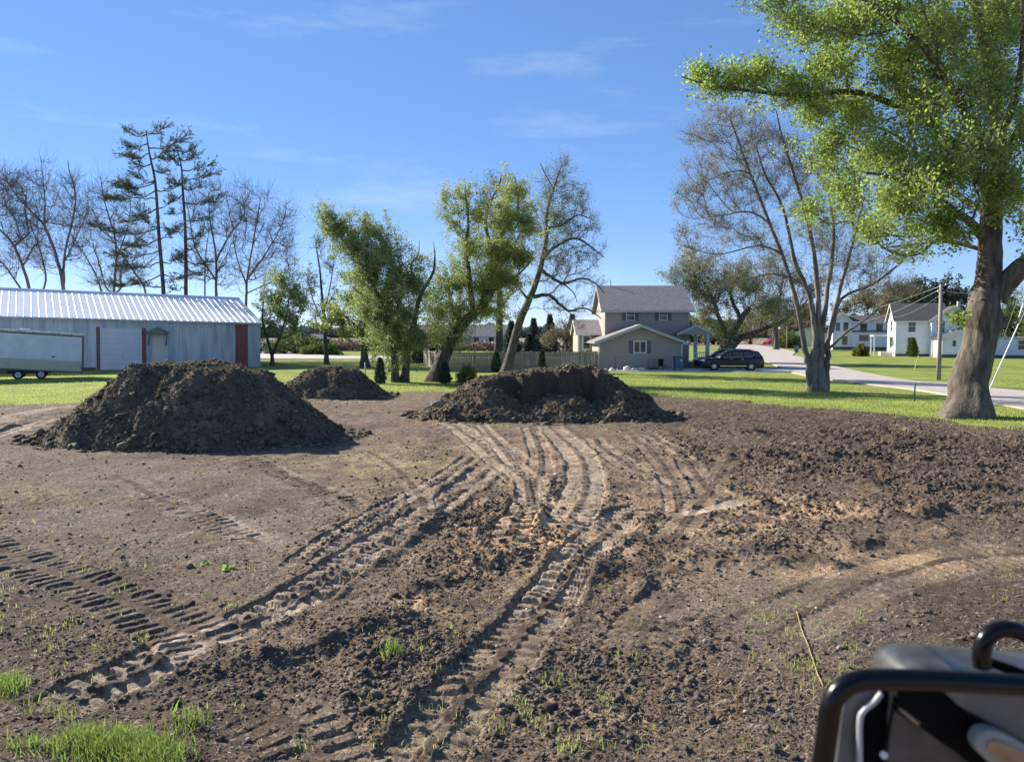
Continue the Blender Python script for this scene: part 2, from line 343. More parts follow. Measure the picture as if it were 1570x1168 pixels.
    mixc((.24,.20,.11),E(px,py,590,712,130,26)*sst(-.3,.4,n2+.3*n3)*.9)
    mixc((.20,.19,.09),(.7*E(px,py,70,760,90,18)+.8*E(px,py,530,612,110,10)+.6*E(px,py,1250,650,260,10))*sst(-.2,.3,n3))
    mixc((.055,.042,.032),.95*E(px,py,1330,715,380,85)*sst(-.6,.15,n2)+.8*E(px,py,1120,640,260,26)+.6*E(px,py,1480,950,200,90)*sst(-.4,.3,n2)+.7*E(px,py,930,930,90,90)*sst(-.4,.2,n2)+.6*E(px,py,640,980,160,80)*sst(-.4,.2,n2))
    mixc((.30,.19,.105),(.75*E(px,py,980,1080,110,60)+.8*E(px,py,1240,800,200,24,-6)+.6*E(px,py,1090,770,120,20))*sst(-.05,.4,n2+.3*n3))
    mixc((.17,.11,.065),(.8*E(px,py,1100,800,260,50,-6))*sst(-.2,.4,n2))
    mixc((.255,.186,.120),(.85*E(px,py,820,800,330,150)+.7*E(px,py,1150,820,260,60)+.5*E(px,py,700,1050,260,90))*sst(-.5,.45,n2))
    cl=1.15*E(px,py,832,822,85,26,-8)+.8*E(px,py,650,935,50,14)+.7*E(px,py,1215,795,90,16)+.5*E(px,py,1420,862,130,20)+.6*E(px,py,740,870,90,18,-25)+.5*E(px,py,1240,880,60,10)+.5*E(px,py,960,1100,120,30)
    mixc((.50,.34,.19),cl*sst(-.25,.25,n2+.5*n3))
    mixc((.30,.25,.20),.8*E(px,py,330,815,110,20,10)*sst(0,.35,n2))
    mixc((.33,.27,.21),.8*E(px,py,60,655,110,14)*sst(-.2,.3,n2))
    mixc((.07,.05,.036),dark)
    mixc((.062,.048,.038),.6*(1-inn)*sst(.25,.9,lump/.09)*sst(.3,.8,R))
    mixc((.42,.35,.28),sst(.22,.55,fbm(X*22,Y*22,3,25,.7))*.6*(.5+.5*sst(-.3,.3,n2)))
    mixc((.05,.038,.03),sst(.18,.6,fbm(X*5,Y*5,4,27,.7))*.5)
    mixc((.060,.046,.035),.55*sst(.3,.9,rdg))
    mixc((.52,.43,.32),tan*(.75+.4*n3))
    mixc((.46,.30,.16),.62*np.clip(1.2*E(px,py,835,822,80,26,-8)+.6*E(px,py,740,868,80,16,-25),0,1)*sst(-.45,.2,n2+.4*n3))
    mixc((.075,.056,.043),dark*.9)
    base*= (1+.3*n3)[...,None]
    return H,np.clip(base,.01,1),inn
# rows: finer near the camera
nr,nc=1560,1130
u=np.linspace(0,1,nr); Y0,Y1=2.7,47.
rows=(Y0**-.62+(Y1**-.62-Y0**-.62)*u)**(-1/.62)
cols=np.interp(np.linspace(0,1,nc),[0,.06,.94,1],[-2.6,-.80,.80,2.6])
YY,CC=np.meshgrid(rows,cols,indexing='ij'); XX=YY*CC
H,C,INN=terrain(XX,YY)
V=np.stack([XX,YY,H],-1).reshape(-1,3)
# break up the regular grid a little sideways on steep clods
i=np.arange(nr*nc).reshape(nr,nc)
Q=np.stack([i[:-1,:-1],i[:-1,1:],i[1:,1:],i[1:,:-1]],-1).reshape(-1,4)
keep=(YY-edgeY(XX,YY)<3.5); kq=(keep[:-1,:-1]&keep[1:,1:]).ravel(); Q=Q[kq]
so_=mesh_np('bare_soil',V,Q,[M['soil']],smooth=True); tag(so_,kind='structure')
ca=so_.data.color_attributes.new('soil','FLOAT_COLOR','POINT')
ca.data.foreach_set('color',np.concatenate([C.reshape(-1,3),np.ones((nr*nc,1),np.float32)],1).astype(np.float32).ravel())
_rows,_cols=rows,cols
def trk(x,y):
    u=(np.power(y,-.62)-Y0**-.62)/(Y1**-.62-Y0**-.62)*(nr-1); v=np.interp(x/y,cols,np.arange(nc))
    return INN[np.clip(np.rint(u),0,nr-1).astype(int),np.clip(np.rint(v),0,nc-1).astype(int)]
def soil_z(x,y):
    """height lookup on the built grid"""
    u=(np.power(y,-.62)-Y0**-.62)/(Y1**-.62-Y0**-.62)*(nr-1); v=np.interp(x/y,cols,np.arange(nc))
    return H[np.clip(np.rint(u),0,nr-1).astype(int),np.clip(np.rint(v),0,nc-1).astype(int)]
# far ground and turf
g=MB(); g.add([(-3000,-200,-.5),(3000,-200,-.5),(3000,5000,-.5),(-3000,5000,-.5)],[(0,1,2,3)]); tag(g.build('ground',M['field']),kind='structure')
yr=np.concatenate([np.linspace(2.5,60,240),np.linspace(61,190,60)]); xc=np.linspace(-1.25,1.25,300)
Yg,Xg=np.meshgrid(yr,xc,indexing='ij'); Xg=Xg*np.maximum(Yg,14)
ins=(edgeY(Xg,Yg)-Yg)
Zg=.035*fbm(Xg*.12,Yg*.12,3,301)+.012*fbm(Xg*1.3,Yg*1.3,3,302)-.45*sst(1.0,2.2,ins)
Zg=Zg-.6*sst(183,190,Yg)
i=np.arange(Xg.size).reshape(Xg.shape); Q=np.stack([i[:-1,:-1],i[:-1,1:],i[1:,1:],i[1:,:-1]],-1).reshape(-1,4)
tag(mesh_np('lawn',np.stack([Xg,Yg,Zg],-1).reshape(-1,3),Q,[M['lawn']],smooth=True),kind='structure')
def sheet(name,pts,z,m,raise_=0):
    s=MB(); n=len(pts)
    s.add([(p[0],p[1],z) for p in pts]+[(p[0],p[1],-.3) for p in pts],[tuple(range(n))]+[(k,n+k,n+(k+1)%n,(k+1)%n) for k in range(n)])
    o=s.build(name,m); tag(o,kind='structure'); return o
RZ=.075
near=[(1900,668),(1570,628),(1480,611),(1400,598),(1320,589),(1250,580)]
far=[(1215,545),(1245,552),(1280,562),(1380,582),(1470,590),(1570,601),(1900,632)]
P1=[G(*p)[:2] for p in near]; P2=[G(*p)[:2] for p in far]
P1b=[(22.6,62),(25,72),(30,92),(38,125),(46,160),(58,215)]; P2b=[(68,215),(56,160),(48,130)]
sheet('street',list(crom(P1,4))+P1b+P2b+list(crom(P2,4)),RZ,M['asphalt'])
sheet('driveway',[(7.8,67.4),(7.8,64.6),(12,64.0),(23.1,62.4),(24.4,68.6),(15,69),(15,75.8),(20,76),(20,80),(13.4,80),(13.4,67.4)],RZ-.008,M['concrete'])
sheet('side_lane',[(-75,93),(-30,95.5),(-5,94.5),(10,93),(10,104),(-15,107),(-24,108),(-33,118),(-37,133),(-85,133)],.068,M['gravel'])
sheet('field_edge',[(-160,139),(20,139),(20,150),(-160,150)],.03,M['field'])
# lawn blades near the soil's edge
def blades(n,X,Y,Z,h,w,name,m,kind='stuff',lean=.5,curl=True):
    n=len(X); a=RNG.random(n)*2*np.pi; hh=h*(.5+RNG.random(n)); ww=w*(.6+.8*RNG.random(n))
    la=RNG.random(n)*2*np.pi; ll=lean*hh*RNG.random(n)
    dx=np.cos(a)*ww/2;dy=np.sin(a)*ww/2; lx=np.cos(la)*ll;ly=np.sin(la)*ll
    B=np.stack([X,Y,Z],-1)
    v=np.stack([B+np.stack([-dx,-dy,0*dx-.01],-1),B+np.stack([dx,dy,0*dx-.01],-1),
                B+np.stack([dx*.7+lx*.4,dy*.7+ly*.4,hh*.6],-1),B+np.stack([-dx*.7+lx*.4,-dy*.7+ly*.4,hh*.6],-1),
                B+np.stack([lx,ly,hh*np.where(ll>.8*hh,.8,1)],-1)],1)
    k=np.arange(n)*5
    q=np.stack([k,k+1,k+2,k+3],-1); t=np.stack([k+3,k+2,k+4],-1)
    o=mesh_np(name,v.reshape(-1,3),q,[m],T=t); 
    if kind:tag(o,kind=kind)
    return o
def scatter_px(n,px0,px1,py0,py1):
    """even on the picture is dense near and sparse far, on the ground it is just a density"""
    a=RNG.uniform(px0,px1,n);b=RNG.uniform(py0,py1,n)
    t=CAMZ/((b-511)/F); Y=t*1.0; X=(a-785)/F*Y; return X,Y
X,Y=scatter_px(300000,-150,1720,575,672); d=Y-edgeY(X,Y)
rd=(Y>62)|((X>21)&(Y>30)&(X>20.5)&(X<30))
k=(d+1.1*fbm(X*.8,Y*.8,4,12)>-.3-RNG.exponential(.45,len(X)))&(~rd)
X,Y=X[k],Y[k]; Z=np.where(Y<edgeY(X,Y)+.3,soil_z(X,np.minimum(Y,46)),.035*fbm(X*.12,Y*.12,3,301)+.012*fbm(X*1.3,Y*1.3,3,302)); Z=np.maximum(Z,-.03)
blades(0,X,Y,Z,.06,.02,'grass',M['blade'])
# lush tufts bottom left, seedlings on the soil
bx,by=[],[]
for (cx,cy,rx,ry,n) in [(180,1160,62,26,1500),(235,1172,45,22,700),(130,1150,40,18,500),(10,1062,24,15,420),(45,1150,40,12,90),(-60,1120,40,40,200),(190,1235,110,40,1500),(600,1018,14,8,130),(290,1120,30,14,120),(60,1100,60,14,60)]:
    a=RNG.normal(0,.55,(n,2)); px=cx+a[:,0]*rx; py=np.maximum(cy+a[:,1]*ry,600)
    P=np.array([G(x,y)[:2] for x,y in zip(px,py)]); bx.append(P[:,0]);by.append(P[:,1])
X=np.concatenate(bx);Y=np.concatenate(by)
blades(0,X,Y,soil_z(X,Y),.10,.008,'lush_grass',M['lush'],lean=1.1)
blades(0,X[::4]+.03,Y[::4],soil_z(X[::4],Y[::4]),.09,.006,'dead_grass',M['straw'],lean=1.5)
bx,by=[],[]
for j in range(260):
    px=RNG.uniform(-30,1600);py=511+ (RNG.random()**.7)*650
    c=RNG.random(); 
    if j<60: px=RNG.uniform(0,420);py=RNG.uniform(745,1010)
    elif j<110: px=RNG.uniform(520,700);py=RNG.uniform(690,735)
    elif j<150: px=RNG.uniform(560,1000);py=RNG.uniform(1040,1168)
    elif j<180: px=RNG.uniform(1150,1330);py=RNG.uniform(930,1060)
    if py<650: continue
    p=G(px,py); n=RNG.integers(4,22); a=RNG.normal(0,.06,(n,2)); bx.append(p[0]+a[:,0]);by.append(p[1]+a[:,1])
X=np.concatenate(bx);Y=np.concatenate(by)
blades(0,X,Y,soil_z(X,Y),.05,.007,'seedling_grass',M['blade'],lean=1)
# dry straw litter lying flat
def litter(X,Y,Z,L,w,name,m):
    n=len(X);a=RNG.random(n)*2*np.pi;l=L*(.4+RNG.random(n));ww=w*(.6+.8*RNG.random(n))
    tz=RNG.normal(0,.25,n)*l
    dx,dy=np.cos(a)*l/2,np.sin(a)*l/2; ex,ey=-np.sin(a)*ww/2,np.cos(a)*ww/2
    v=np.stack([np.stack([X-dx-ex,Y-dy-ey,Z-tz],-1),np.stack([X-dx+ex,Y-dy+ey,Z-tz],-1),np.stack([X+dx+ex,Y+dy+ey,Z+tz],-1),np.stack([X+dx-ex,Y+dy-ey,Z+tz],-1)],1)
    return tag(mesh_np(name,v.reshape(-1,3),np.arange(n*4).reshape(-1,4),[m]),kind='stuff')
X,Y=scatter_px(26000,-60,1640,640,1200); px,py=proj(X,Y,0.)
dn=.25+.9*E(px,py,1250,1050,240,110)+1.2*E(px,py,590,712,150,30)+.5*E(px,py,250,850,300,90)+.6*E(px,py,1300,660,300,30)
k=(RNG.random(len(X))<dn)&(Y<edgeY(X,Y)); X,Y=X[k],Y[k]
litter(X,Y,soil_z(X,Y)+.012,.055,.005,'straw_litter',M['straw'])
# loose clods
ICO0=None
def ico(sub):
    import bmesh
    bm=bmesh.new(); bmesh.ops.create_icosphere(bm,subdivisions=sub,radius=1); v=np.array([x.co[:] for x in bm.verts]);f=np.array([[y.index for y in x.verts] for x in bm.faces]); bm.free(); return v,f
IC={1:ico(1),2:ico(2)}
def clods(P,R,sub,name,m,parent=None,label=None,squash=.65,rough=.45):
    v,f=IC[sub]; n=len(P); NV=12
    vars_=[]
    for q in range(NV):
        r=1+rough*RNG.normal(0,1,(len(v),1))*.6; d=RNG.normal(0,1,3);d/=np.linalg.norm(d)
        r=np.clip(r,.45,1.7)*(1-.35*np.maximum(0,(v@d)[:,None]-.3)); vars_.append(v*r*np.array([1,.75+.3*RNG.random(),squash]))
    vars_=np.array(vars_)
    A=RNG.random(n)*2*np.pi; c,s=np.cos(A),np.sin(A); vi=RNG.integers(0,NV,n)
    W_=vars_[vi]*R[:,None,None]
    X=W_[...,0]*c[:,None]-W_[...,1]*s[:,None];Y=W_[...,0]*s[:,None]+W_[...,1]*c[:,None]
    V=np.stack([X,Y,W_[...,2]],-1)+P[:,None,:]
    T=(f[None]+(np.arange(n)*len(v))[:,None,None]).reshape(-1,3)
    o=mesh_np(name,V.reshape(-1,3),None,[m],T=T,parent=parent); tag(o,kind='stuff'); return o
X,Y=scatter_px(190000,-60,1640,612,1230); R=rough_map(X,Y); k=(RNG.random(len(X))<(.1+R*.75)*(1-.88*trk(X,Y)))&(Y<edgeY(X,Y)-.2); X,Y,R=X[k],Y[k],R[k]
rad=np.clip(.0068*np.exp(RNG.normal(0,.6,len(X)))*(.6+.7*R)*(1+.035*Y),.004,.055)
big=rad>.022
clods(np.stack([X,Y,soil_z(X,Y)+rad*.25],-1)[~big],rad[~big],1,'soil_crumbs',M['clod'])
clods(np.stack([X,Y,soil_z(X,Y)+rad*.25],-1)[big],rad[big],2,'soil_clods',M['clod'])
# pale pebbles
X,Y=scatter_px(900,0,1570,640,1180); rad=np.clip(.010*np.exp(RNG.normal(0,.5,len(X))),.005,.03)
M['pebble']=mat('pale_pebble',(.30,.26,.21),.8,var=.2,island=.3)
clods(np.stack([X,Y,soil_z(X,Y)+rad*.3],-1),rad,1,'pebbles',M['pebble'])

# ---------------------------------------------------------------- soil piles
def pile(name,label,cx,cy,rx,ry,prof,slope,seed,scoop=None,ncl=5000,front=None,tint=(.105,.086,.068),tan=(.20,.17,.12)):
    """prof: [(x offset from centre, height)], elliptical foot rx,ry"""
    root=empty(name,(cx,cy,0),label=label,cat='soil pile',group='dark soil piles dumped on the yard')
    n1,n2=430,330
    x=np.linspace(-rx*1.12,rx*1.12,n1);y=np.linspace(-ry*1.15,ry*1.15,n2); Yl,Xl=np.meshgrid(y,x,indexing='ij')
    ps=sorted(prof); Ht=np.interp(Xl,[p[0] for p in ps],[p[1] for p in ps])
    def hf(Xl,Yl):
        Xw=Xl+.25*fbm(Xl*.9,Yl*.9,3,seed);Yw=Yl+.25*fbm(Xl*.9,Yl*.9,3,seed+1)
        Ht=np.interp(Xw,[p[0] for p in ps],[p[1] for p in ps])
        r=np.sqrt((Xw/rx)**2+(Yw/ry)**2); ins=(1-r)*ry*(1+.08*np.sin(3*np.arctan2(Yl,Xl)+seed))
        cone=ins*slope; k=.25
        h=-k*np.log(np.exp(-np.clip(Ht,-2,9)/k)+np.exp(-np.clip(cone,-3,9)/k))
        if scoop is not None: h=scoop(Xw,Yw,h)
        big=.30*np.abs(fbm(Xw*.8,Yw*.8,4,seed+4,.6))*sst(.0,.6,h)
        st=fbm(Xw*2.2,Yw*.8,3,seed+9)*.10*sst(.1,.8,h)
        cm=sst(-.3,.4,fbm(Xl*1.1,Yl*1.1,3,seed+77)); fz=np.clip(.6+1.2*fbm(Xl*10,Yl*10,3,seed+78,.75),0,1.5); L=(.3*lumps(Xw,Yw,.5,seed+20,.35,.15,.55)*cm+.4*lumps(Xw,Yw,.24,seed+30,.55,.2,.62)*cm+.5*lumps(Xl,Yl,.11,seed+40,.65,.2,.65))*fz
        if scoop is not None:
            ck=(1-sst(2.4,3.2,np.abs(Xl)))*sst(-1.5,-1.15,Yl)*(1-sst(-.7,-.3,Yl)); L=L*(1-.45*ck); big=big*(1-.5*ck)+ck*.16*np.abs(fbm(Xl*2.2,Yl*2.2+Xl,3,seed+88))
        h=h+big+st+(L+.05*fbm(Xl*6,Yl*6,4,seed+50,.7))*sst(-.15,.15,h)-.10
        return h
    Z=hf(Xl,Yl)
    Z=np.where(np.isfinite(Z),Z,-.3); Z=np.maximum(Z,-.35)
    i=np.arange(n1*n2).reshape(n2,n1); Q=np.stack([i[:-1,:-1],i[:-1,1:],i[1:,1:],i[1:,:-1]],-1).reshape(-1,4)
    zq=np.maximum(np.maximum(Z[:-1,:-1],Z[1:,1:]),np.maximum(Z[1:,:-1],Z[:-1,1:])).ravel(); Q=Q[zq>-.3]
    o=mesh_np('soil_heap',np.stack([Xl,Yl,Z],-1).reshape(-1,3),Q,[M['soil']],root,smooth=True)
    n=fbm(Xl*1.4,Yl*1.4,4,seed+60); n3=fbm(Xl*7,Yl*7,4,seed+61,.7)
    c=np.array(tint)[None,None]*(1+.25*n3)[...,None]; k=np.clip(sst(.0,.5,n+.5*n3)*.6,0,1)[...,None]; c=c*(1-k)+np.array(tan)*k
    if scoop is not None:
        ck=((1-sst(2.4,3.3,np.abs(Xl)))*sst(-1.6,-1.2,Yl)*(1-sst(-.75,-.45,Yl)))[...,None]*.75; c=c*(1-ck)+np.array((.050,.040,.033))*ck   # freshly dug face, its shade darkened into the soil colour
    ca=o.data.color_attributes.new('soil','FLOAT_COLOR','POINT')
    ca.data.foreach_set('color',np.concatenate([c.reshape(-1,3),np.ones((n1*n2,1))],1).astype(np.float32).ravel())
    a=RNG.random(ncl)*2*np.pi; rr=np.sqrt(RNG.random(ncl))*1.05; px=np.cos(a)*rr*rx;py=np.sin(a)*rr*ry
    zi=Z[np.clip(np.rint((py+ry*1.15)/(2.3*ry)*(n2-1)),0,n2-1).astype(int),np.clip(np.rint((px+rx*1.12)/(2.24*rx)*(n1-1)),0,n1-1).astype(int)]
    rad=np.clip(.017*np.exp(RNG.normal(0,.7,ncl)),.008,.13)
    # larger lumps have rolled to the foot
    foot=rr>.86; rad=np.where(foot,rad*1.4,rad); k=(zi>-.15)|foot; zi=np.maximum(zi,.02)
    P=np.stack([px,py,zi+rad*.25],-1)[k]; clods(P,rad[k],1,'loose_clods',M['pile_clod'],parent=root)
    # grass roots and straw caught in the soil
    m=ncl; a=RNG.random(m)*2*np.pi; rr=np.sqrt(RNG.random(m)); px=np.cos(a)*rr*rx;py=np.sin(a)*rr*ry
    zi=Z[np.clip(np.rint((py+ry*1.15)/(2.3*ry)*(n2-1)),0,n2-1).astype(int),np.clip(np.rint((px+rx*1.12)/(2.24*rx)*(n1-1)),0,n1-1).astype(int)]
    k=zi>.05; l=litter(px[k],py[k],zi[k]+.03,.11,.009,'straw_bits',M['straw2']); l.parent=root
    return root
M['straw2']=mat('old_roots_and_straw',(.22,.18,.09),.9,var=.3,scale=3,trans=.2,island=.4)
def pp(px,py,Y): p=at(px,py,Y); return p[0],p[2]
# left pile
Yc=23.6; sil=[(60,668),(110,645),(165,602),(205,566),(235,550),(300,547),(350,551),(400,556),(440,583),(480,622),(525,662),(545,690)]
cx=pp(300,600,Yc)[0]; prof=[(pp(a,b,Yc)[0]-cx,pp(a,b,Yc)[1]-.12) for a,b in sil]
pile('soil_pile','largest soil pile, dark and rounded with a flat top, in front of the metal barn',cx,Yc,5.0,3.4,prof,1.15,500,ncl=20000)
# small pile far
Yc=38.6; sil=[(425,600),(440,580),(460,563),(500,558),(545,562),(570,583),(597,606),(604,615)]
cx=pp(515,580,Yc)[0]; prof=[(pp(a,b,Yc)[0]-cx,pp(a,b,Yc)[1]-.1) for a,b in sil]
pile('soil_pile','smallest soil pile, low dark mound behind the largest pile',cx,Yc,3.1,2.3,prof,1.2,620,ncl=9000)
# centre pile, dug away on the camera side
Yc=29.6; sil=[(622,650),(660,622),(700,598),(735,580),(770,573),(830,568),(880,562),(930,559),(960,570),(985,588),(1010,620),(1040,650),(1060,665)]
cx=pp(835,600,Yc)[0]; prof=[(pp(a,b,Yc)[0]-cx,pp(a,b,Yc)[1]+.02) for a,b in sil]
def scoop(X,Y,h):
    f=(1-sst(2.5,3.3,np.abs(X+.0)))                 # the bite taken by the bucket
    wall=-.75+.16*np.sin(X*1.7)+.14*np.sin(X*4.1+1)+.06*np.sin(X*9)  # line of the cut face
    cut=sst(wall-.35,wall,Y)                       # 0 in front of the wall
    deb=np.clip((Y+3.2)*.62,0,1.0+.35*(1-sst(-3.2,-.8,X))+.35*sst(.8,2.6,X))+.12*np.sin(X*1.9+2)*sst(-3,-1.5,Y)
    low=np.minimum(h,deb*(.8+.2*np.sin(X*2.3)))
    return h*(1-f)+f*(h*cut+low*(1-cut))
pile('soil_pile','wide middle soil pile with a steep dug face, in front of the grey house',cx,Yc,5.35,3.2,prof,1.1,740,scoop=scoop,ncl=20000,tint=(.11,.085,.065),tan=(.20,.16,.115))
# flat stone on the centre pile and row of clods by the left pile
M['stone']=mat('grey_stone',(.17,.16,.15),.85,var=.2,scale=4,bump=.5)
M['rock']=mat('pale_rock',(.62,.57,.52),.85,var=.2,scale=4,bump=.5,bscale=12)
def rock(px,py,Y,r,label,grp=None,m='rock',name='rock',zoff=0,z=None):
    v,f=IC[2]; r_=1+.18*RNG.normal(0,1,(len(v),1)); r_=np.clip(r_,.7,1.3); p=at(px,py,Y) if z is None else np.array([*at(px,py,Y)[:2],z])
    p=p.copy(); p[2]=p[2] if z is None else z
    V=v*r_*np.array(r)
    o=mesh_np(name,V,None,[M[m]],T=f); o.location=p; return tag(o,label,'rock',grp)
rock(671,619,27.9,(.24,.14,.13),'flat grey stone lying on the left flank of the middle soil pile',m='stone',name='stone')
# ---------------------------------------------------------------- trees
M['bark_grey']=bark('grey_bark',(.10,.088,.074)); M['bark_dark']=bark('dark_bark',(.085,.074,.064)); M['bark_maple']=bark('furrowed_bark',(.12,.10,.08),6)
M['bark_silver']=bark('silver_bark',(.17,.15,.13),5)
def leafm(name,c,c2=None,tr=.45,isl=.35): return mat(name,c,.6,var=.18,scale=.6,spec=.25,col2=c2,trans=tr,island=isl)
M['leaf_maple']=leafm('maple_leaf',(.24,.35,.075),(.38,.48,.095),.55)
M['leaf_willow']=leafm('willow_leaf',(.26,.32,.12),(.36,.42,.14))
M['leaf_yellow']=leafm('spring_leaf',(.32,.38,.09),(.42,.47,.10))
M['leaf_pale']=leafm('pale_leaf',(.19,.22,.11),(.27,.29,.125))
M['leaf_bud']=leafm('bud_leaf',(.30,.26,.14),(.36,.34,.17))
M['leaf_brown']=leafm('brown_twig',(.17,.145,.09),(.21,.19,.10))
M['needle_pine']=mat('pine_needle',(.11,.13,.075),.7,var=.25,scale=1,spec=.2,trans=.15,island=.3)
M['needle_dark']=mat('dark_needle',(.075,.10,.072),.7,var=.3,scale=1,spec=.2,trans=.1,island=.3)
M['needle_blue']=mat('blue_needle',(.07,.10,.085),.7,var=.3,scale=1,spec=.2,trans=.1,island=.3)
M['twig']=mat('twig_bark',(.21,.19,.16),.9,var=.2,scale=1)
M['leaf_far']=mat('hazy_needle',(.10,.12,.105),.8,var=.3,scale=1,spec=.1,trans=.2,island=.3)  # needles paled: distance haze over the far spruces is put into their colour
def tubes(lines,sides_f,V,Q):
    """lines: list of (pts (n,3), r (n,)), batched by length"""
    by={}
    for p,r in lines: by.setdefault((len(p),sides_f(r[0])),[]).append((p,r))
    off=sum(len(v) for v in V)
    for (n,s),L in by.items():
        P=np.array([a for a,_ in L]);R=np.array([b for _,b in L]); T=np.gradient(P,axis=1); T/=np.linalg.norm(T,axis=2,keepdims=True)+1e-9
        ref=np.where(np.abs(T[:,:1,2:3])>.9,np.array([1.,0,0]),np.array([0,0,1.])); ref=np.broadcast_to(ref,T.shape)
        U=np.cross(T,ref);U/=np.linalg.norm(U,axis=2,keepdims=True)+1e-9; Wv=np.cross(T,U)
        a=np.arange(s)/s*2*np.pi
        v=P[:,:,None]+R[:,:,None,None]*(U[:,:,None]*np.cos(a)[None,None,:,None]+Wv[:,:,None]*np.sin(a)[None,None,:,None])
        m=len(L); idx=np.arange(m*n*s).reshape(m,n,s)+off; nx=np.roll(idx,-1,axis=2)
        Q.append(np.stack([idx[:,:-1],nx[:,:-1],nx[:,1:],idx[:,1:]],-1).reshape(-1,4)); V.append(v.reshape(-1,3)); off+=m*n*s
def leaf_quads(C,size,flat=0.,asp=.62,D=None):
    n=len(C); d=RNG.normal(0,1,(n,3)); 
    if D is not None: d=d*.55+D*1.2
    d[:,2]=d[:,2]*(1-flat)-.15; d/=np.linalg.norm(d,axis=1,keepdims=True)
    e=RNG.normal(0,1,(n,3)); e[:,2]*=(1-flat); s=np.cross(d,e); s/=np.linalg.norm(s,axis=1,keepdims=True)+1e-9
    L=(size*(.55+.9*RNG.random(n)))[:,None]
    return np.stack([C,C+d*L*.5+s*L*asp*.5,C+d*L,C+d*L*.5-s*L*asp*.5],1).reshape(-1,3)
def grow(skel,targets,alpha=.35,kn=4,droop=.0,wig=.08,rtip=.012,rpow=.5):
    """skel: list of (pts,radii) already in metres; branches run from the nearest fitting node to each target"""
    P=[];par=[];pl=[];rad=[];tan=[];lines=[]
    for pts,r in skel:
        pts=np.asarray(pts,float)
        if len(P):
            D=np.linalg.norm(np.array(P)-pts[0],axis=1); j=int(D.argmin()); base=pl[j]
        else: j=-1;base=0
        ids=[]
        for k,p in enumerate(pts):
            t=pts[min(k+1,len(pts)-1)]-pts[max(k-1,0)]; t/=np.linalg.norm(t)+1e-9
            P.append(p);par.append(j if k==0 else len(P)-2); base+=0 if k==0 else np.linalg.norm(p-pts[k-1]); pl.append(base); rad.append(r[k]); tan.append(t)
    ns=len(P); cap=ns+len(targets)*kn
    A=np.zeros((cap,3));A[:ns]=P; PL=np.zeros(cap);PL[:ns]=pl; TN=np.zeros((cap,3));TN[:ns]=tan; PR=np.full(cap,-1);PR[:ns]=par; FR=np.zeros(cap);FR[:ns]=rad
    # trunks below the first fork take no twigs
    n=ns; order=np.argsort([np.linalg.norm(A[:ns]-t,axis=1).min()*RNG.uniform(.8,1.25) for t in targets]); br=[]
    for q in order:
        t=targets[q]; d=t-A[:n]; dl=np.linalg.norm(d,axis=1); c=dl+alpha*PL[:n]+.5*np.maximum(0,-(d[:,2]))*(droop<.5)
        al=(d*TN[:n]).sum(1)/(dl+1e-6); c=c+.35*dl*(1-al)
        j=int(c.argmin()); L=dl[j]
        if L<.05: continue
        p0=A[j]; t0=TN[j]; c1=p0+t0*L*.38; upv=np.array([0,0,1.])
        c2=t-(t-p0)*.3-upv*L*.16*(1-droop)+upv*droop*L*.25
        s=np.linspace(0,1,kn+1)[1:,None]; B=(1-s)**3*p0+3*(1-s)**2*s*c1+3*(1-s)*s*s*c2+s**3*t
        B[:-1]+=RNG.normal(0,wig*L/kn,(kn-1,3))
        A[n:n+kn]=B; PR[n:n+kn]=[j]+list(range(n,n+kn-1)); seg=np.linalg.norm(np.diff(np.vstack([p0,B]),axis=0),axis=1); PL[n:n+kn]=PL[j]+np.cumsum(seg)
        Tn=np.gradient(np.vstack([p0,B]),axis=0)[1:]; TN[n:n+kn]=Tn/(np.linalg.norm(Tn,axis=1,keepdims=True)+1e-9)
        br.append((j,n,n+kn)); n+=kn
    w=np.zeros(n); w[ns:]=0
    for j,a,b in br: w[b-1]+=1
    for k in range(n-1,0,-1):
        if PR[k]>=0 and PR[k]<k: w[PR[k]]+=w[k]
    R=rtip*np.maximum(w,.6)**rpow
    R[:ns]=FR[:ns]
    L=[]
    for j,a,b in br:
        r=R[a:b].copy(); r0=min(r[0]*1.15,R[j]*.9 if j<ns else R[j]); r=np.minimum(r,r0)
        L.append((np.vstack([A[j],A[a:b]]),np.concatenate([[r0],r*np.linspace(1,.8,len(r))])))
    return L,A[ns:n],TN[ns:n]
def blob_targets(blobs,Y,dens,soft=True):
    T=[]
    for b in blobs:
        px,py,rx,ry=b[:4]; dz=b[4] if len(b)>4 else (rx+ry)/2/F*Y; yo=b[5] if len(b)>5 else 0; k=b[6] if len(b)>6 else 1
        n=int(max(3,dens*k*rx*ry/1000)); 
        for _ in range(n):
            v=RNG.normal(0,1,3); v/=np.linalg.norm(v); v*=min(1.55,abs(RNG.normal(0,.68))+.1) if soft else RNG.random()**.42
            T.append(at(px+v[0]*rx,py+v[1]*ry,Y+yo+v[2]*dz))
    return np.array(T)
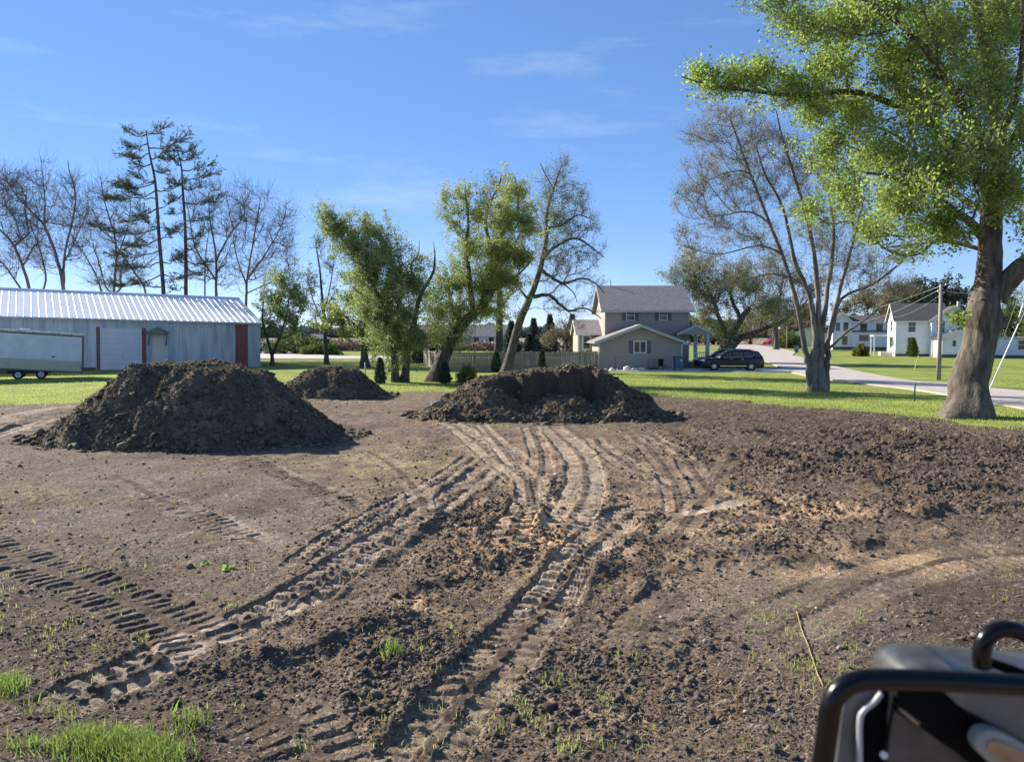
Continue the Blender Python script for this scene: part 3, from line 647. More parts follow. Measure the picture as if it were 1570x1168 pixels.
def tree(name,label,Y,limbs,blobs,dens,bark_m,leaf_m=None,nleaf=0,lsize=.1,rtip=.012,twigs=3,tlen=.5,alpha=.35,droop=0.,group=None,cat='tree',flare=1.6,spread=.35,flat=.2,clear=0,wig=.08,asp=.62,leafsel=None,rpow=.5,bulges=()):
    """limbs: [(list of (px,py[,dy]), r_start, r_end)], first one is the trunk from the ground"""
    sk=[]; b=limbs[0][0][0]; 
    for li,(pts,r0,r1) in enumerate(limbs):
        P=[at(q[0],q[1],Y+(q[2] if len(q)>2 else 0)) for q in pts]
        if li==0 or (len(pts[0])>3): P[0]=np.array([P[0][0],P[0][1],-.12-.45*r0])
        C=crom(P,4); rr=np.linspace(0,1,len(C)); r=r0+(r1-r0)*rr**.8
        if li==0 or (len(pts[0])>3):
            zz=C[:,2]; r=r*(1+(flare-1)*np.exp(-np.maximum(zz,0)/(.45*flare*r0+.15)))
        C[1:-1]+=RNG.normal(0,np.minimum(r[1:-1,None]*.16,.03),(len(C)-2,3)); sk.append((C,r))
    base=sk[0][0][0].copy(); base[2]=0
    root=empty(name,base,label=label,cat=cat,group=group)
    V=[];Q=[]
    for C,r in sk:
        n=len(C); fat=r[0]>.3 and n>3
        if fat:
            uu=np.linspace(0,n-1,max(n,int(np.linalg.norm(np.diff(C,axis=0),axis=1).sum()/.09))); C2=np.stack([np.interp(uu,np.arange(n),C[:,q]) for q in range(3)],-1); k9=np.ones(9)/9; C2=np.stack([np.convolve(np.pad(C2[:,q],4,mode='edge'),k9,'valid') for q in range(3)],-1); C2[0]=C[0]; r2=np.interp(uu,np.arange(n),r)
            lv=tree_tube(C2,r2,44,bulges if C is sk[0][0] else ())
        else: lv=tree_tube(C,r,14 if r[0]>.15 else 9)
        V.append(lv[0]);Q.append(lv[1]+sum(len(v) for v in V[:-1]))
    soft=leaf_m is not None and leaf_m.name in ('maple_leaf','willow_leaf','leaning_leaf','spring_leaf')
    T=blob_targets(blobs,Y,dens,soft) if len(blobs) else np.zeros((0,3))
    sk2=sk
    if clear: # keep the clean bole free of branches
        sk2=[(C[C[:,2]>clear] if (C[:,2]>clear).sum()>1 else C,r[C[:,2]>clear] if (C[:,2]>clear).sum()>1 else r) for C,r in sk]
    L,N,TN=grow(sk2,T,alpha=alpha,rtip=rtip,droop=droop,wig=wig,rpow=rpow) if len(T) else ([],np.zeros((0,3)),np.zeros((0,3)))
    heavy=[l for l in L if l[1][0]>rtip*2.6]; light=[l for l in L if l[1][0]<=rtip*2.6]
    tubes(heavy,lambda r:7 if r>.08 else 5,V,Q)
    trunk=mesh_np('trunk',np.concatenate(V)-base,np.concatenate(Q),[bark_m],root,smooth=True)
    V=[np.zeros((1,3))+base];Q=[]
    tubes(light,lambda r:3,V,Q)
    nt_=len(N)*twigs; TT=None; tips=N
    if nt_:
        src=np.repeat(np.arange(len(N)),twigs); d=TN[src]*.55+RNG.normal(0,.62,(nt_,3))+np.array([0,0,.28*(1-2*droop)]); d/=np.linalg.norm(d,axis=1,keepdims=True)
        l=tlen*(.35+.9*RNG.random(nt_))[:,None]; p0=N[src];p1=p0+d*l*.55+RNG.normal(0,.04,(nt_,3))*l;p2=p0+d*l+np.array([0,0,.12*(1-2.5*droop)])*l+RNG.normal(0,.09,(nt_,3))*l
        tubes([(np.array([a,b_,c]),np.array([rtip*.75,rtip*.6,rtip*.35])) for a,b_,c in zip(p0,p1,p2)],lambda r:3,V,Q)
        tips=np.concatenate([p1,p2])
    Q=np.concatenate(Q) if Q else np.zeros((0,4),int); mi=np.zeros(len(Q)); Vc=np.concatenate(V)
    tw=bark_m if leaf_m is None else M['twig']; mats=[tw]
    if leaf_m is not None and nleaf:
        lw=np.exp(RNG.normal(0,1.0 if (soft and leaf_m.name!='maple_leaf') else (.75 if soft else .4),len(tips))); src=tips[RNG.choice(len(tips),nleaf,p=lw/lw.sum())] if leafsel is None else leafsel(tips,nleaf)
        c=src+RNG.normal(0,spread*tlen*.5,(nleaf,3)); lv=leaf_quads(c,lsize,flat,asp); o=len(Vc)
        Q=np.concatenate([Q,np.arange(nleaf*4).reshape(-1,4)+o]); Vc=np.concatenate([Vc,lv]); mi=np.concatenate([mi,np.ones(nleaf)]); mats=[tw,leaf_m]
    mesh_np('crown',Vc-base,Q,mats,root,mi=mi)
    return root
def tree_tube(C,r,s,bulges=()):
    """bole with lobed, furrowed section"""
    n=len(C); C=np.asarray(C); T=np.gradient(C,axis=0);T/=np.linalg.norm(T,axis=1,keepdims=True)
    U=np.cross(T,np.array([.3,1,.0]));U/=np.linalg.norm(U,axis=1,keepdims=True)+1e-9;Wv=np.cross(T,U); a=np.arange(s)/s*2*np.pi
    seed=RNG.random(4)*6; h=C[:,2:3]; k=max(2,int(round(2*np.pi*r[0]/.16)))
    lob=1+.05*np.sin(3*a[None]+seed[0]+.5*h)+.035*np.sin(5*a[None]+seed[1]+.9*h)+.03*fbm(np.cos(a)[None]*2+seed[2]+0*h,np.sin(a)[None]*2+h*1.2,3,int(seed[3]*50))
    if s>24: lob=lob-.085*np.abs(fbm(a[None]*k/6.283*1.6+.35*np.sin(h*2.1),h*1.1+0*a[None],3,77))-.02*np.abs(fbm(a[None]*k*.6,h*4,2,79))
    D=(np.cos(a)[None,:,None]*U[:,None]+np.sin(a)[None,:,None]*Wv[:,None])
    ex=np.zeros((n,s))
    for (bz,bang,amp,wz,wa) in bulges:
        v=np.array([math.cos(bang),math.sin(bang),0]); ex+=amp*np.exp(-((h-bz)/wz)**2)*np.exp(-((1-(D@v))/wa)**2)
    v=C[:,None]+(r[:,None]*lob+ex)[:,:,None]*D
    i=np.arange(n*s).reshape(n,s);nx=np.roll(i,-1,axis=1)
    return v.reshape(-1,3),np.stack([i[:-1],nx[:-1],nx[1:],i[1:]],-1).reshape(-1,4)
M['bark_bare']=bark('bare_tree_bark',(.16,.145,.135),3)
BG='bare trees behind the metal barn'
Yb=96
tree('bare_tree','leftmost bare tree, arching over the left end of the barn roof',Yb,
 [([(55,549),(50,470),(36,412),(18,372),(-8,345),(-30,325)],0.260,0.062),([(50,470),(30,440),(0,400),(-40,385)],0.155,0.050),([(50,470,0),(70,430),(60,380,2),(40,330,2)],0.155,0.043)],
 [(-10,310,50,45),(30,330,45,60),(50,380,35,45),(10,390,45,40),(20,280,30,25)],33,M['bark_bare'],rtip=.019,twigs=2,tlen=2.2,group=BG,alpha=.25)
tree('bare_tree','tall bare tree with forked upright limbs, left of the two pines',Yb-2,
 [([(97,549),(97,446),(85,389),(67,345),(29,305),(4,265)],0.279,0.043),([(85,389),(69,345),(69,309),(65,265),(62,240)],0.136,0.025),([(97,440),(100,387),(116,309),(107,265),(104,245)],0.174,0.031),([(100,400),(118,360),(135,320),(130,290)],0.093,0.025)],
 [(20,280,30,30),(62,270,22,28),(90,330,45,55),(110,285,22,30),(45,330,40,40),(125,320,25,40),(75,390,35,30),(120,385,25,30)],33,M['bark_bare'],rtip=.019,twigs=2,tlen=2.0,group=BG,alpha=.3)
tree('bare_tree','slender bare tree whose limbs fan out just left of the first pine',Yb+3,
 [([(172,549),(174,454),(178,376),(160,309),(154,268)],0.236,0.031),([(160,549,1,1),(156,449,1),(134,398,1),(105,354,1)],0.174,0.031),([(228,549,3,1),(225,454,3),(200,409,3),(156,345,3),(140,320,3)],0.186,0.037),([(178,400),(195,350),(200,310),(190,280)],0.099,0.025)],
 [(155,300,25,38),(190,300,25,40),(130,360,35,40),(175,370,40,50),(215,370,35,50),(150,420,40,30),(200,420,40,25)],33,M['bark_bare'],rtip=.019,twigs=2,tlen=2.0,group=BG,alpha=.3)
tree('bare_tree','bare tree standing just right of the second pine',Yb,
 [([(331,549),(331,457),(331,391),(322,340),(320,293)],0.248,0.037),([(331,400),(352,360),(373,331),(376,291)],0.136,0.025),([(331,430),(300,380),(290,330),(285,300)],0.124,0.025),([(314,549,2,1),(314,457,2),(316,387,2),(325,330,2)],0.155,0.031)],
 [(320,300,30,35),(370,310,25,35),(345,350,40,50),(300,340,30,45),(335,410,45,35),(290,400,30,30)],33,M['bark_bare'],rtip=.019,twigs=2,tlen=2.0,group=BG,alpha=.3)
tree('bare_tree','rightmost bare tree behind the barn with a broad open crown',Yb+2,
 [([(378,549),(377,459),(380,421),(395,331),(400,300)],0.223,0.031),([(378,430),(410,385),(432,345),(440,315)],0.136,0.025),([(379,440),(362,390),(355,340)],0.124,0.025),([(378,450),(420,430),(450,410)],0.087,0.025)],
 [(400,320,28,35),(435,340,25,40),(375,350,35,45),(415,385,40,40),(445,385,18,35),(385,420,40,30),(440,425,25,20)],33,M['bark_bare'],rtip=.019,twigs=2,tlen=2.0,group=BG,alpha=.3)
# pines
def pine(label,Y,trunk,limbs,r0,seed):
    rg=np.random.default_rng(seed)
    C=crom([at(a,b,Y) if k else np.array([*at(a,b,Y)[:2],-.1]) for k,(a,b) in enumerate(trunk)],5); r=np.linspace(r0,.05,len(C))
    base=C[0].copy();base[2]=0; root=empty('pine_tree',base,label=label,cat='pine tree',group='pines behind the metal barn')
    V=[];Q=[];a_,b_=tree_tube(C,r,10);V.append(a_);Q.append(b_); L=[];cen=[];dirs=[]
    for (ya,tx,ty,k) in limbs:
        tz=at(785,ya,Y)[2]; j=int(np.abs(C[:,2]-tz).argmin()); p0=C[j]; dy=rg.uniform(-2.2,2.2); t=at(tx+rg.normal(0,6),ty+rg.normal(0,5),Y+dy); l=np.linalg.norm(t-p0)
        s=np.linspace(0,1,7)[:,None]; B=p0*(1-s)+t*s+np.array([0,0,-1])*np.sin(s*np.pi)*l*.10+rg.normal(0,.14,(7,3))*s*(1-s)*4
        L.append((B,np.linspace(.085,.02,7)))
        m=int(5*l*k)+4
        for q in range(m):
            u=rg.uniform(.2,1.03)**.75; u=min(u,1.0); p=p0*(1-u)+t*u+np.array([0,0,-1])*math.sin(u*math.pi)*l*.10
            d=rg.normal(0,1,3)*np.array([.8,.8,.12])+(t-p0)/l*.9; d/=np.linalg.norm(d); e=p+d*rg.uniform(.3,1.3)+np.array([0,0,rg.uniform(-.15,.9)])
            L.append((np.array([p,(p+e)/2,e]),np.array([.025,.02,.012])))
            nn=14; cc=p+(e-p)*rg.uniform(.3,1.1,(nn,1))+rg.normal(0,.07,(nn,3)); cen.append(cc); dd=np.tile(d,(nn,1))+np.array([0,0,.5]); dirs.append(dd)
    tubes(L,lambda r:4,V,Q); tr=mesh_np('trunk',np.concatenate(V)-base,np.concatenate(Q),[M['bark_dark']],root,smooth=True)
    c=np.concatenate(cen);lv=leaf_quads(c,.40,0,.17,np.concatenate(dirs))
    mesh_np('crown',lv-base,np.arange(len(c)*4).reshape(-1,4),[M['needle_pine']],root)
pl=[(204,212,201,1.2),(210,240,206,1.2),(222,196,226,1.6),(226,268,214,1.4),(236,186,242,1.8),(240,262,232,.8),(250,205,262,1.2),(262,262,262,1.0),(276,215,270,1.4),(283,175,285,1.8),(292,268,285,1.3),(298,168,305,1.9),(310,195,300,1.4),(320,175,330,1.6),(326,262,316,1.2),(345,150,345,1.3),(350,215,330,1.4),(362,200,372,1.6),(372,275,350,1.1),(385,170,392,1.2),(395,275,395,1.2),(405,190,410,1.6),(420,160,425,1.2),(428,285,425,1.0),(440,200,438,1.0)]
pine('taller pine with sparse layered boughs, behind the barn between bare trees',92,[(256,549),(250,440),(243,350),(238,280),(229,235),(224,200)],pl,.28,3)
pr=[(226,262,224,1.2),(228,287,232,1.3),(238,255,240,1.5),(245,298,243,1.3),(258,262,252,.9),(262,322,258,1.0),(272,336,270,1.1),(282,262,290,1.3),(290,305,288,1.4),(300,268,305,1.3),(310,318,305,1.2),(322,262,325,1.0),(335,310,330,1.1),(350,265,352,.9),(362,325,350,1.0),(380,305,378,.8),(392,262,395,.8),(405,320,400,.8),(425,310,428,.8),(440,270,440,.8)]
pine('shorter pine with a bent leader, directly right of the taller pine',94,[(285,549),(285,440),(284,350),(280,290),(278,255),(270,225)],pr,.26,4)
# middle group
tree('leafy_tree','small round leafy tree beside the right end of the barn',77,[([(418,560),(417,545),(410,520),(402,490),(405,450)],.22,.06),([(417,545),(428,520),(440,480),(445,440)],.16,.05),([(428,520),(455,510),(470,495)],.08,.03)],
 [(432,430,30,22),(418,465,35,35),(455,455,28,38),(410,505,28,22),(455,500,30,20),(435,480,30,30)],26,M['bark_dark'],M['leaf_willow'],15000,.16,rtip=.014,twigs=3,tlen=.8)
tree('slender_tree','thin nearly bare tree between the barn and the dense leafy tree',79,[([(501,557),(499,520),(495,470),(491,420),(484,370)],.26,.05),([(496,480),(506,440),(512,400)],.1,.03),([(497,500),(480,460),(470,420)],.08,.03)],
 [(488,375,18,28),(505,410,18,28),(475,430,22,28),(505,460,18,28),(485,480,24,22)],36,M['bark_dark'],M['leaf_willow'],1500,.16,rtip=.014,twigs=3,tlen=.8)
tree('yellow_leafed_tree','low yellow-green tree right of the slender tree, behind the dense one',72,[([(560,565),(558,530),(560,495),(552,460)],.42,.08),([(559,520),(535,490),(512,478)],.16,.04),([(560,500),(580,470),(590,450)],.16,.04)],
 [(515,480,28,24),(545,460,35,30),(500,500,18,12),(575,470,32,35),(595,500,25,25),(560,510,30,18),(530,500,25,20),(575,530,25,15),(540,430,20,20)],30,M['bark_grey'],M['leaf_yellow'],15000,.17,rtip=.014,twigs=3,tlen=.8)
tree('dense_leafy_tree','dense dark green tree with twin trunks and dead tops, left of the leaning tree',50,
 [([(607,587),(603,528),(585,467),(565,425),(531,374),(496,336),(486,315)],.26,.02),([(617,587,.3,1),(633,504),(644,453),(664,419),(667,392),(664,368)],.24,.008),([(644,453),(630,410),(641,391),(643,368)],.10,.012),([(600,500),(615,450),(612,400)],.14,.04),([(585,467),(560,455),(540,440)],.1,.03)],
 [(497,333,20,20),(515,350,28,25),(540,375,40,34),(565,355,35,25),(570,400,42,40),(590,385,35,28),(605,430,45,42),(560,430,32,30),(635,440,28,42),(615,490,42,42),(640,520,18,30),(590,480,30,35),(615,535,30,22),(600,515,46,34),(570,478,34,34),(640,400,18,20,1,0,.4),(605,555,18,14,1,0,.5)],52,M['bark_dark'],M['leaf_willow'],90000,.10,rtip=.007,twigs=2,tlen=.62,flare=1.5)
tree('leaning_tree','leafy tree with a thick trunk leaning strongly to the right',51,
 [([(667,587),(683,540),(708,497),(738,470),(756,440)],.55,.22),([(725,480),(722,440),(714,384),(718,343),(714,300),(713,284)],.2,.04),([(738,470),(756,421),(756,381),(776,350),(794,323),(791,278)],.24,.04),([(708,497),(692,470),(688,440)],.14,.04),([(750,450),(790,425),(815,400)],.14,.03)],
 [(682,305,16,20,1,0,.6),(712,300,24,18,1,0,.7),(700,335,24,28,1.2,0,.7),(730,330,20,28,1.2,0,.8),(718,385,32,40),(700,440,42,38),(672,485,26,36),(700,480,36,26),(742,440,28,38),(792,300,24,32),(775,340,34,38),(805,345,28,38),(772,390,40,42),(800,395,24,28),(760,430,40,34),(735,480,26,16),(788,432,28,24,1,0,.7),(668,520,16,20,1,0,.7),(700,515,36,20),(760,480,34,20,1,0,.8)],44,M['bark_dark'],M['leaf_yellow2'] if 'leaf_yellow2' in M else leafm('leaning_leaf',(.29,.35,.11),(.44,.48,.12)),84000,.10,rtip=.007,twigs=2,tlen=.65,flare=1.5)
tree('half_bare_tree','tall half-bare tree with crooked drooping limbs, beside the grey house',61,
 [([(776,563),(794,501),(811,460),(828,412),(838,371),(838,333),(849,288),(863,250)],.40,.03),([(828,412),(845,425),(863,434),(893,427),(915,436),(926,450)],.16,.03),([(818,455),(842,453),(860,468),(873,477),(890,473),(904,475),(922,489)],.17,.03),([(833,395),(848,381),(880,365),(905,378),(926,395)],.17,.03),([(838,350),(862,345),(885,330),(905,335)],.13,.03),([(811,460),(795,440),(782,410)],.12,.03),([(863,434,0),(880,450),(885,465)],.06,.02),([(849,290),(835,265),(828,250)],.06,.02)],
 [(862,262,26,24),(845,300,30,30),(885,300,24,34),(860,345,36,34),(900,350,28,26),(905,390,28,28),(870,395,32,26),(850,420,32,28),(895,430,34,18),(855,465,32,18),(895,470,30,18),(890,500,26,10,1,0,.5),(835,385,24,34)],40,M['bark_grey'],M['leaf_pale'],9000,.11,rtip=.009,twigs=4,tlen=.75,droop=.15,wig=.14,
 leafsel=lambda t,n:(lambda w:t[RNG.choice(len(t),n,p=w/w.sum())])(np.exp(-((t[:,2]-12.2)/3.0)**2)*np.exp(-((t[:,0]-3.2)/2.6)**2)+.02))
tree('upright_tree','upright tree with bare top rising behind the leaning tree and wooden fence',66.5,
 [([(765,567),(765,520),(766,473),(764,430),(752,380),(745,330),(765,285),(768,268)],.42,.05),([(765,480),(780,455),(800,440)],.12,.03)],
 [(762,290,24,26),(750,330,26,32),(770,350,20,30),(745,390,28,32),(775,420,26,26),(745,460,26,22)],46,M['bark_grey'],M['leaf_pale'],5000,.13,rtip=.014,twigs=3,tlen=.8)
# behind the grey house
tree('willow_tree','pale grey-green spreading tree behind the grey house and parked cars',84,
 [([(1098,543),(1118,520),(1132,495),(1150,470)],.7,.25),([(1104,543,0,1),(1130,523),(1170,505),(1205,490)],.5,.15),([(1115,520),(1100,480),(1085,440),(1060,415)],.3,.08),([(1135,490),(1120,450),(1130,420)],.25,.08)],
 [(1035,425,28,26),(1060,408,30,20),(1085,430,38,36),(1120,425,38,30),(1100,465,36,34),(1150,440,36,34),(1085,500,24,26),(1165,470,36,26),(1110,510,28,20),(1190,485,32,20),(1080,460,26,30),(1060,440,20,25)],48,M['bark_dark'],M['leaf_pale'],30000,.15,rtip=.012,twigs=3,tlen=1.0)
tree('budding_tree','brownish budding tree behind the multi-stemmed tree near the street bend',150,
 [([(1190,531),(1190,500),(1195,460),(1200,430)],.5,.15),([(1192,500),(1230,470),(1250,440)],.3,.08)],
 [(1170,440,36,38),(1205,420,40,32),(1240,450,40,38),(1200,480,44,28),(1240,490,30,20),(1160,490,28,22)],38,M['bark_grey'],M['leaf_brown'],18000,.24,rtip=.024,twigs=3,tlen=1.6)
# multi-stemmed tree near the street
YF=42.4
stems=[([(1253,602),(1252,580),(1253,555),(1256,530)],0.496,0.360),
 ([(1244,602,-.2,1),(1240,560),(1233,530),(1221,462),(1200,394),(1178,338),(1148,261),(1131,214),(1120,185)],0.192,0.036),
 ([(1250,545),(1247,484),(1236,440),(1217,394),(1200,317),(1174,270),(1160,225)],0.176,0.032),
 ([(1256,545),(1255,480),(1247,385),(1230,308),(1200,214),(1190,170)],0.184,0.032),
 ([(1258,540),(1262,497),(1277,385),(1277,334),(1262,260)],0.192,0.036),
 ([(1263,602,.2,1),(1268,560),(1270,527),(1285,454),(1311,360),(1325,300)],0.216,0.040),
 ([(1275,510),(1290,458),(1345,432),(1400,385),(1430,365)],0.120,0.024),([(1270,535),(1300,508),(1324,492),(1371,450),(1400,432)],0.088,0.024),
 ([(1207,410),(1195,388),(1161,377),(1101,390),(1046,377)],0.080,0.016),([(1150,266),(1130,262),(1101,270),(1058,291)],0.064,0.016),([(1210,425),(1180,420),(1140,430),(1100,440)],0.056,0.016),([(1183,345),(1150,325),(1110,330),(1070,335)],0.064,0.016)]
tree('multi_stemmed_tree','multi-stemmed tree with brown spring buds on the grass by the street',YF,stems,
 [(1100,250,55,52),(1070,205,34,26),(1065,300,36,42),(1120,185,42,32),(1160,210,44,50),(1150,290,52,52),(1200,240,46,56),(1100,350,58,40),(1050,370,26,22),(1080,400,46,20),(1230,290,50,56),(1170,380,46,40),(1250,350,44,46),(1290,400,46,46),(1330,400,40,30),(1345,440,50,26),(1390,440,34,24),(1390,395,28,20),(1110,430,44,16),(1310,330,34,40)],34,M['bark_silver'],M['leaf_bud'],30000,.075,rtip=.0062,twigs=4,tlen=.62,alpha=.28,flare=1.35,spread=.25,clear=2.2,rpow=.45)
# big maple
YG=29.4
lim=[([(1482,640),(1488,597),(1497,550),(1507,500),(1513,455),(1516,415),(1517,380),(1519,330,0),(1524,270,.5),(1530,200,1),(1520,120,1),(1500,30,1),(1480,-80,1)],.74,.16),
 ([(1524,455),(1545,430,-.2),(1575,404,-.6),(1630,370,-1),(1720,320,-1.5)],.46,.26),
 ([(1516,370),(1490,345,-.5),(1445,310,-1.2),(1390,280,-2),(1330,265,-2.5)],0.216,0.042),
 ([(1520,310),(1480,240,1),(1420,185,1.5),(1370,160,1.5),(1300,140,1),(1230,148,.5),(1150,140,0),(1085,130,-.3),(1045,118,-.5)],0.216,0.018),
 ([(1526,250),(1480,170,-1),(1430,90,-2),(1370,30,-3),(1300,-10,-3),(1200,-30,-3)],0.202,0.030),
 ([(1525,280),(1560,200,1),(1600,100,2),(1640,0,2)],0.216,0.048),([(1520,330),(1470,300,2),(1420,250,3.5),(1360,200,4),(1290,190,4)],0.158,0.030),
 ([(1530,220),(1560,140,-2),(1570,40,-3),(1560,-60,-3)],0.173,0.036),([(1516,385),(1450,370,1),(1400,375,2),(1350,380,2.5)],0.094,0.024),([(1300,140,1),(1290,90,1),(1250,50,1),(1200,20,1)],0.086,0.018)]
bl=[(1075,122,38,16,.8,-.3,1.2),(1120,135,46,20,1,0,1.2),(1165,110,40,26,1,0,1.1),(1210,140,46,30,1.5,.5,1.1),(1265,110,46,38,2),(1250,170,40,34,2,1),(1230,40,44,30,1.5,-2),(1190,5,36,16,1,-3),(1290,40,56,44,2.5,-1),
 (1270,230,44,44,1.6,2),(1310,170,50,46,2.5,2),(1370,100,64,60,3),(1350,10,64,54,3,-2),(1440,50,70,70,3.5),(1420,160,66,62,3.5),(1350,240,60,52,2.5,-1),(1290,290,44,40,1.6,2),(1380,310,62,44,2.5,-1.5),(1340,355,50,26,1.6,0),(1440,260,66,60,3,-2),(1450,350,56,34,2,-1),
 (1510,130,70,70,3.5,-1),(1540,30,70,70,3.5),(1500,230,60,56,3,-2.5),(1540,290,50,46,2,-1.5),(1590,200,50,80,3),(1590,340,36,40,2,0,.7),(1300,-50,90,40,3,-1,.5),(1450,-60,110,60,4,0,.5),(1600,-40,90,90,4,0,.5),(1680,200,70,120,4,0,.5),(1240,320,30,28,1,2,.7),(1400,385,46,14,1.4,1,.6)]
mp=tree('maple_tree','huge spreading green maple with a massive flared trunk, right edge of the yard',YG,lim,bl,30,M['bark_maple'],M['leaf_maple'],135000,.112,rtip=.0065,twigs=3,tlen=.55,alpha=.3,flare=1.12,clear=5.2,spread=.42,rpow=.47,bulges=[(-.1,3.3,.34,.62,.22),(-.1,-2.3,.26,.7,.12),(-.1,-1.45,.36,.95,.10),(-.1,-.6,.16,.6,.15),(0,1.5,.2,.5,.3),(-.1,4.0,.2,.5,.15),(3.75,3.4,.24,.45,.45),(4.2,-2.4,.16,.3,.3),(3.65,-.2,.26,.33,.4),(4.6,3.1,.1,.3,.5),(1.6,3.3,.08,1.2,.5)])
# buttresses, burr and root knuckles of the big trunk
def lump_mesh(name,px,py,Y,r,m,parent,seed,amp=.12,sub=2):
    v,f=IC[sub] if sub in IC else ico(sub); p=at(px,py,Y); q=v*np.array(r); q=q*(1+amp*RNG.normal(0,1,(len(v),1)))
    o=mesh_np(name,q,None,[m],T=f,smooth=True,parent=parent); o.location=Vector(p)-parent.location; return o
nv=260; c=at(1470,487,YG-.6); cc=c+RNG.normal(0,1,(nv,3))*np.array([.2,.15,.16]); lv=leaf_quads(cc,.13)
o=mesh_np('leaf_spray',lv,np.arange(nv*4).reshape(-1,4),[M['leaf_maple']],mp); o.location=-Vector(mp.location)
# conifers and shrubs
def conifer(name,label,px,base_py,top_py,wpx,m,cat='conifer',group=None,n=2600,size=.3,Y=None,shape=1.0,up=0.,core=True,asp=.4):
    p=G(px,base_py) if Y is None else np.array([*at(px,base_py,Y)[:2],0.]); Yy=p[1]; top=at(px,top_py,Yy)[2]; R=wpx/2/F*Yy
    root=empty(name,p,label=label,cat=cat,group=group)
    t=MB().tube([(0,0,-.1),(0,0,top*.5),(0,0,top*.97)],[R*.1+.03,R*.06+.02,.01],7); t.build('trunk',M['bark_dark'],root,True)
    h=RNG.random(n)**1.25; a=RNG.random(n)*2*np.pi; layer=.82+.18*np.sin(h*34+2*np.sin(a*3)); lob=1+.12*np.sin(3*a+h*9)+.1*np.sin(5*a)
    prof=(1-h)**shape*(.62+.38*sst(0,.2,h)) if shape<1 else (1-h)**shape
    rr=R*prof*layer*lob*(.55+.5*RNG.random(n)**.5)
    C=np.stack([np.cos(a)*rr,np.sin(a)*rr,.02*top+h*top*.98],-1); D=np.stack([np.cos(a),np.sin(a),-.25+up+0*a],-1)
    mesh_np('crown',leaf_quads(C,size,0,asp,D),np.arange(n*4).reshape(-1,4),[m],root); return root
AG='small arborvitae on the lawn'
conifer('arborvitae','narrow dark arborvitae just left of the twin-trunked tree',583,589,550,19,M['needle_dark'],'shrub',AG,3200,.12,shape=.62,up=1.2)
conifer('arborvitae','short rounded arborvitae just right of the leaning trunk',682,588,556,21,M['needle_dark'],'shrub',AG,3200,.12,shape=.55,up=1.2)
conifer('arborvitae','slim arborvitae standing against the wooden fence',831,572,537,13,M['needle_dark'],'shrub',AG,2200,.14,Y=63.5,shape=.7,up=1.2)
conifer('arborvitae','dark low arborvitae by the fence between the two crossing trunks',761,572,540,18,M['needle_dark'],'shrub',AG,2200,.14,Y=63.6,shape=.6,up=1.2)
conifer('spruce_tree','wide dark spruce behind the dense leafy tree',636,557,498,34,M['needle_dark'],'spruce',None,7000,.3,Y=84)
conifer('spruce_tree','low grey-green spruce beside the lane behind the leaning trunk',665,557,512,18,M['needle_blue'],'spruce',None,4000,.28,Y=84)
SG='conifers beyond the wooden fence'
conifer('spruce_tree','dark spruce beyond the fence, left of the half-bare tree trunk',784,545,492,34,M['leaf_far'],'spruce',SG,8000,.34,Y=112)
conifer('spruce_tree','thin-topped spruce seen just right of the leaning half-bare trunk',818,545,488,30,M['leaf_far'],'spruce',SG,6500,.32,Y=112)
conifer('spruce_tree','low blue-green spruce rising just above the fence',812,548,512,34,M['needle_blue'],'spruce',SG,6000,.3,Y=92)
conifer('spruce_tree','pointed spruce in the middle of the row beyond the fence',843,545,482,34,M['leaf_far'],'spruce',SG,7000,.32,Y=116)
conifer('spruce_tree','tallest spruce beyond the fence, beside the beige house',877,545,482,36,M['leaf_far'],'spruce',SG,7500,.34,Y=118)
def shrub(label,px,base,rx,ry,m,n=3500,size=.1,Y=None,cat='shrub',name='shrub',group=None,spiky=0.,flat=0):
    p=G(px,base) if Y is None else np.array([*at(px,base,Y)[:2],0.]); k=p[1]/F; root=empty(name,p,label=label,cat=cat,group=group)
    d=RNG.normal(0,1,(n,3));d/=np.linalg.norm(d,axis=1,keepdims=True); d[:,2]=np.abs(d[:,2]); lob=1+.16*np.sin(4*d[:,:1]*3+d[:,1:2]*5)+.12*np.sin(9*d[:,1:2]+3*d[:,2:])
    r=(.6+.42*RNG.random((n,1))**.6)*lob; C=d*r*np.array([rx*k,rx*k,ry*k*1.9])+np.array([0,0,.04])
    mesh_np('foliage',leaf_quads(C,size,flat,.4 if spiky else .6,d+np.array([0,0,spiky])),np.arange(n*4).reshape(-1,4),[m],root)
    b=MB()
    for q in range(9):
        a=q*2.4; b.tube([(0,0,-.05),(math.cos(a)*rx*k*.4,math.sin(a)*rx*k*.4,ry*k*.8),(math.cos(a)*rx*k*.7,math.sin(a)*rx*k*.7,ry*k*1.5)],[.03,.02,.01],5)
    b.build('stem',M['bark_dark'],root,True); return root
M['leaf_olive']=leafm('olive_needle',(.16,.17,.04),(.21,.21,.05),.3)
M['leaf_bush']=leafm('bush_leaf',(.10,.15,.04),(.13,.18,.05),.35)
shrub('olive-yellow shrub at the left end of the wooden fence, beside the middle soil pile',717,589,15,13,M['leaf_olive'],3000,.13,spiky=1.2)
shrub('loose leafy bush on the near lane edge right of the white pickup',452,545,42,14,M['leaf_bush'],7000,.3,Y=122)
shrub('leafy bush beside the dark shed on the far side of the lane',492,545,28,9,M['leaf_bush'],4000,.28,Y=116)
shrub('round olive bush on the white house lawn',1320,545.5,9.5,8.2,M['leaf_olive'],4500,.2,Y=108)
conifer('arborvitae','egg-shaped clipped evergreen against the front of the white house',1399,545,519,17.5,M['leaf_bush'],'shrub',None,4200,.2,Y=104.5,shape=.5,up=1.3)
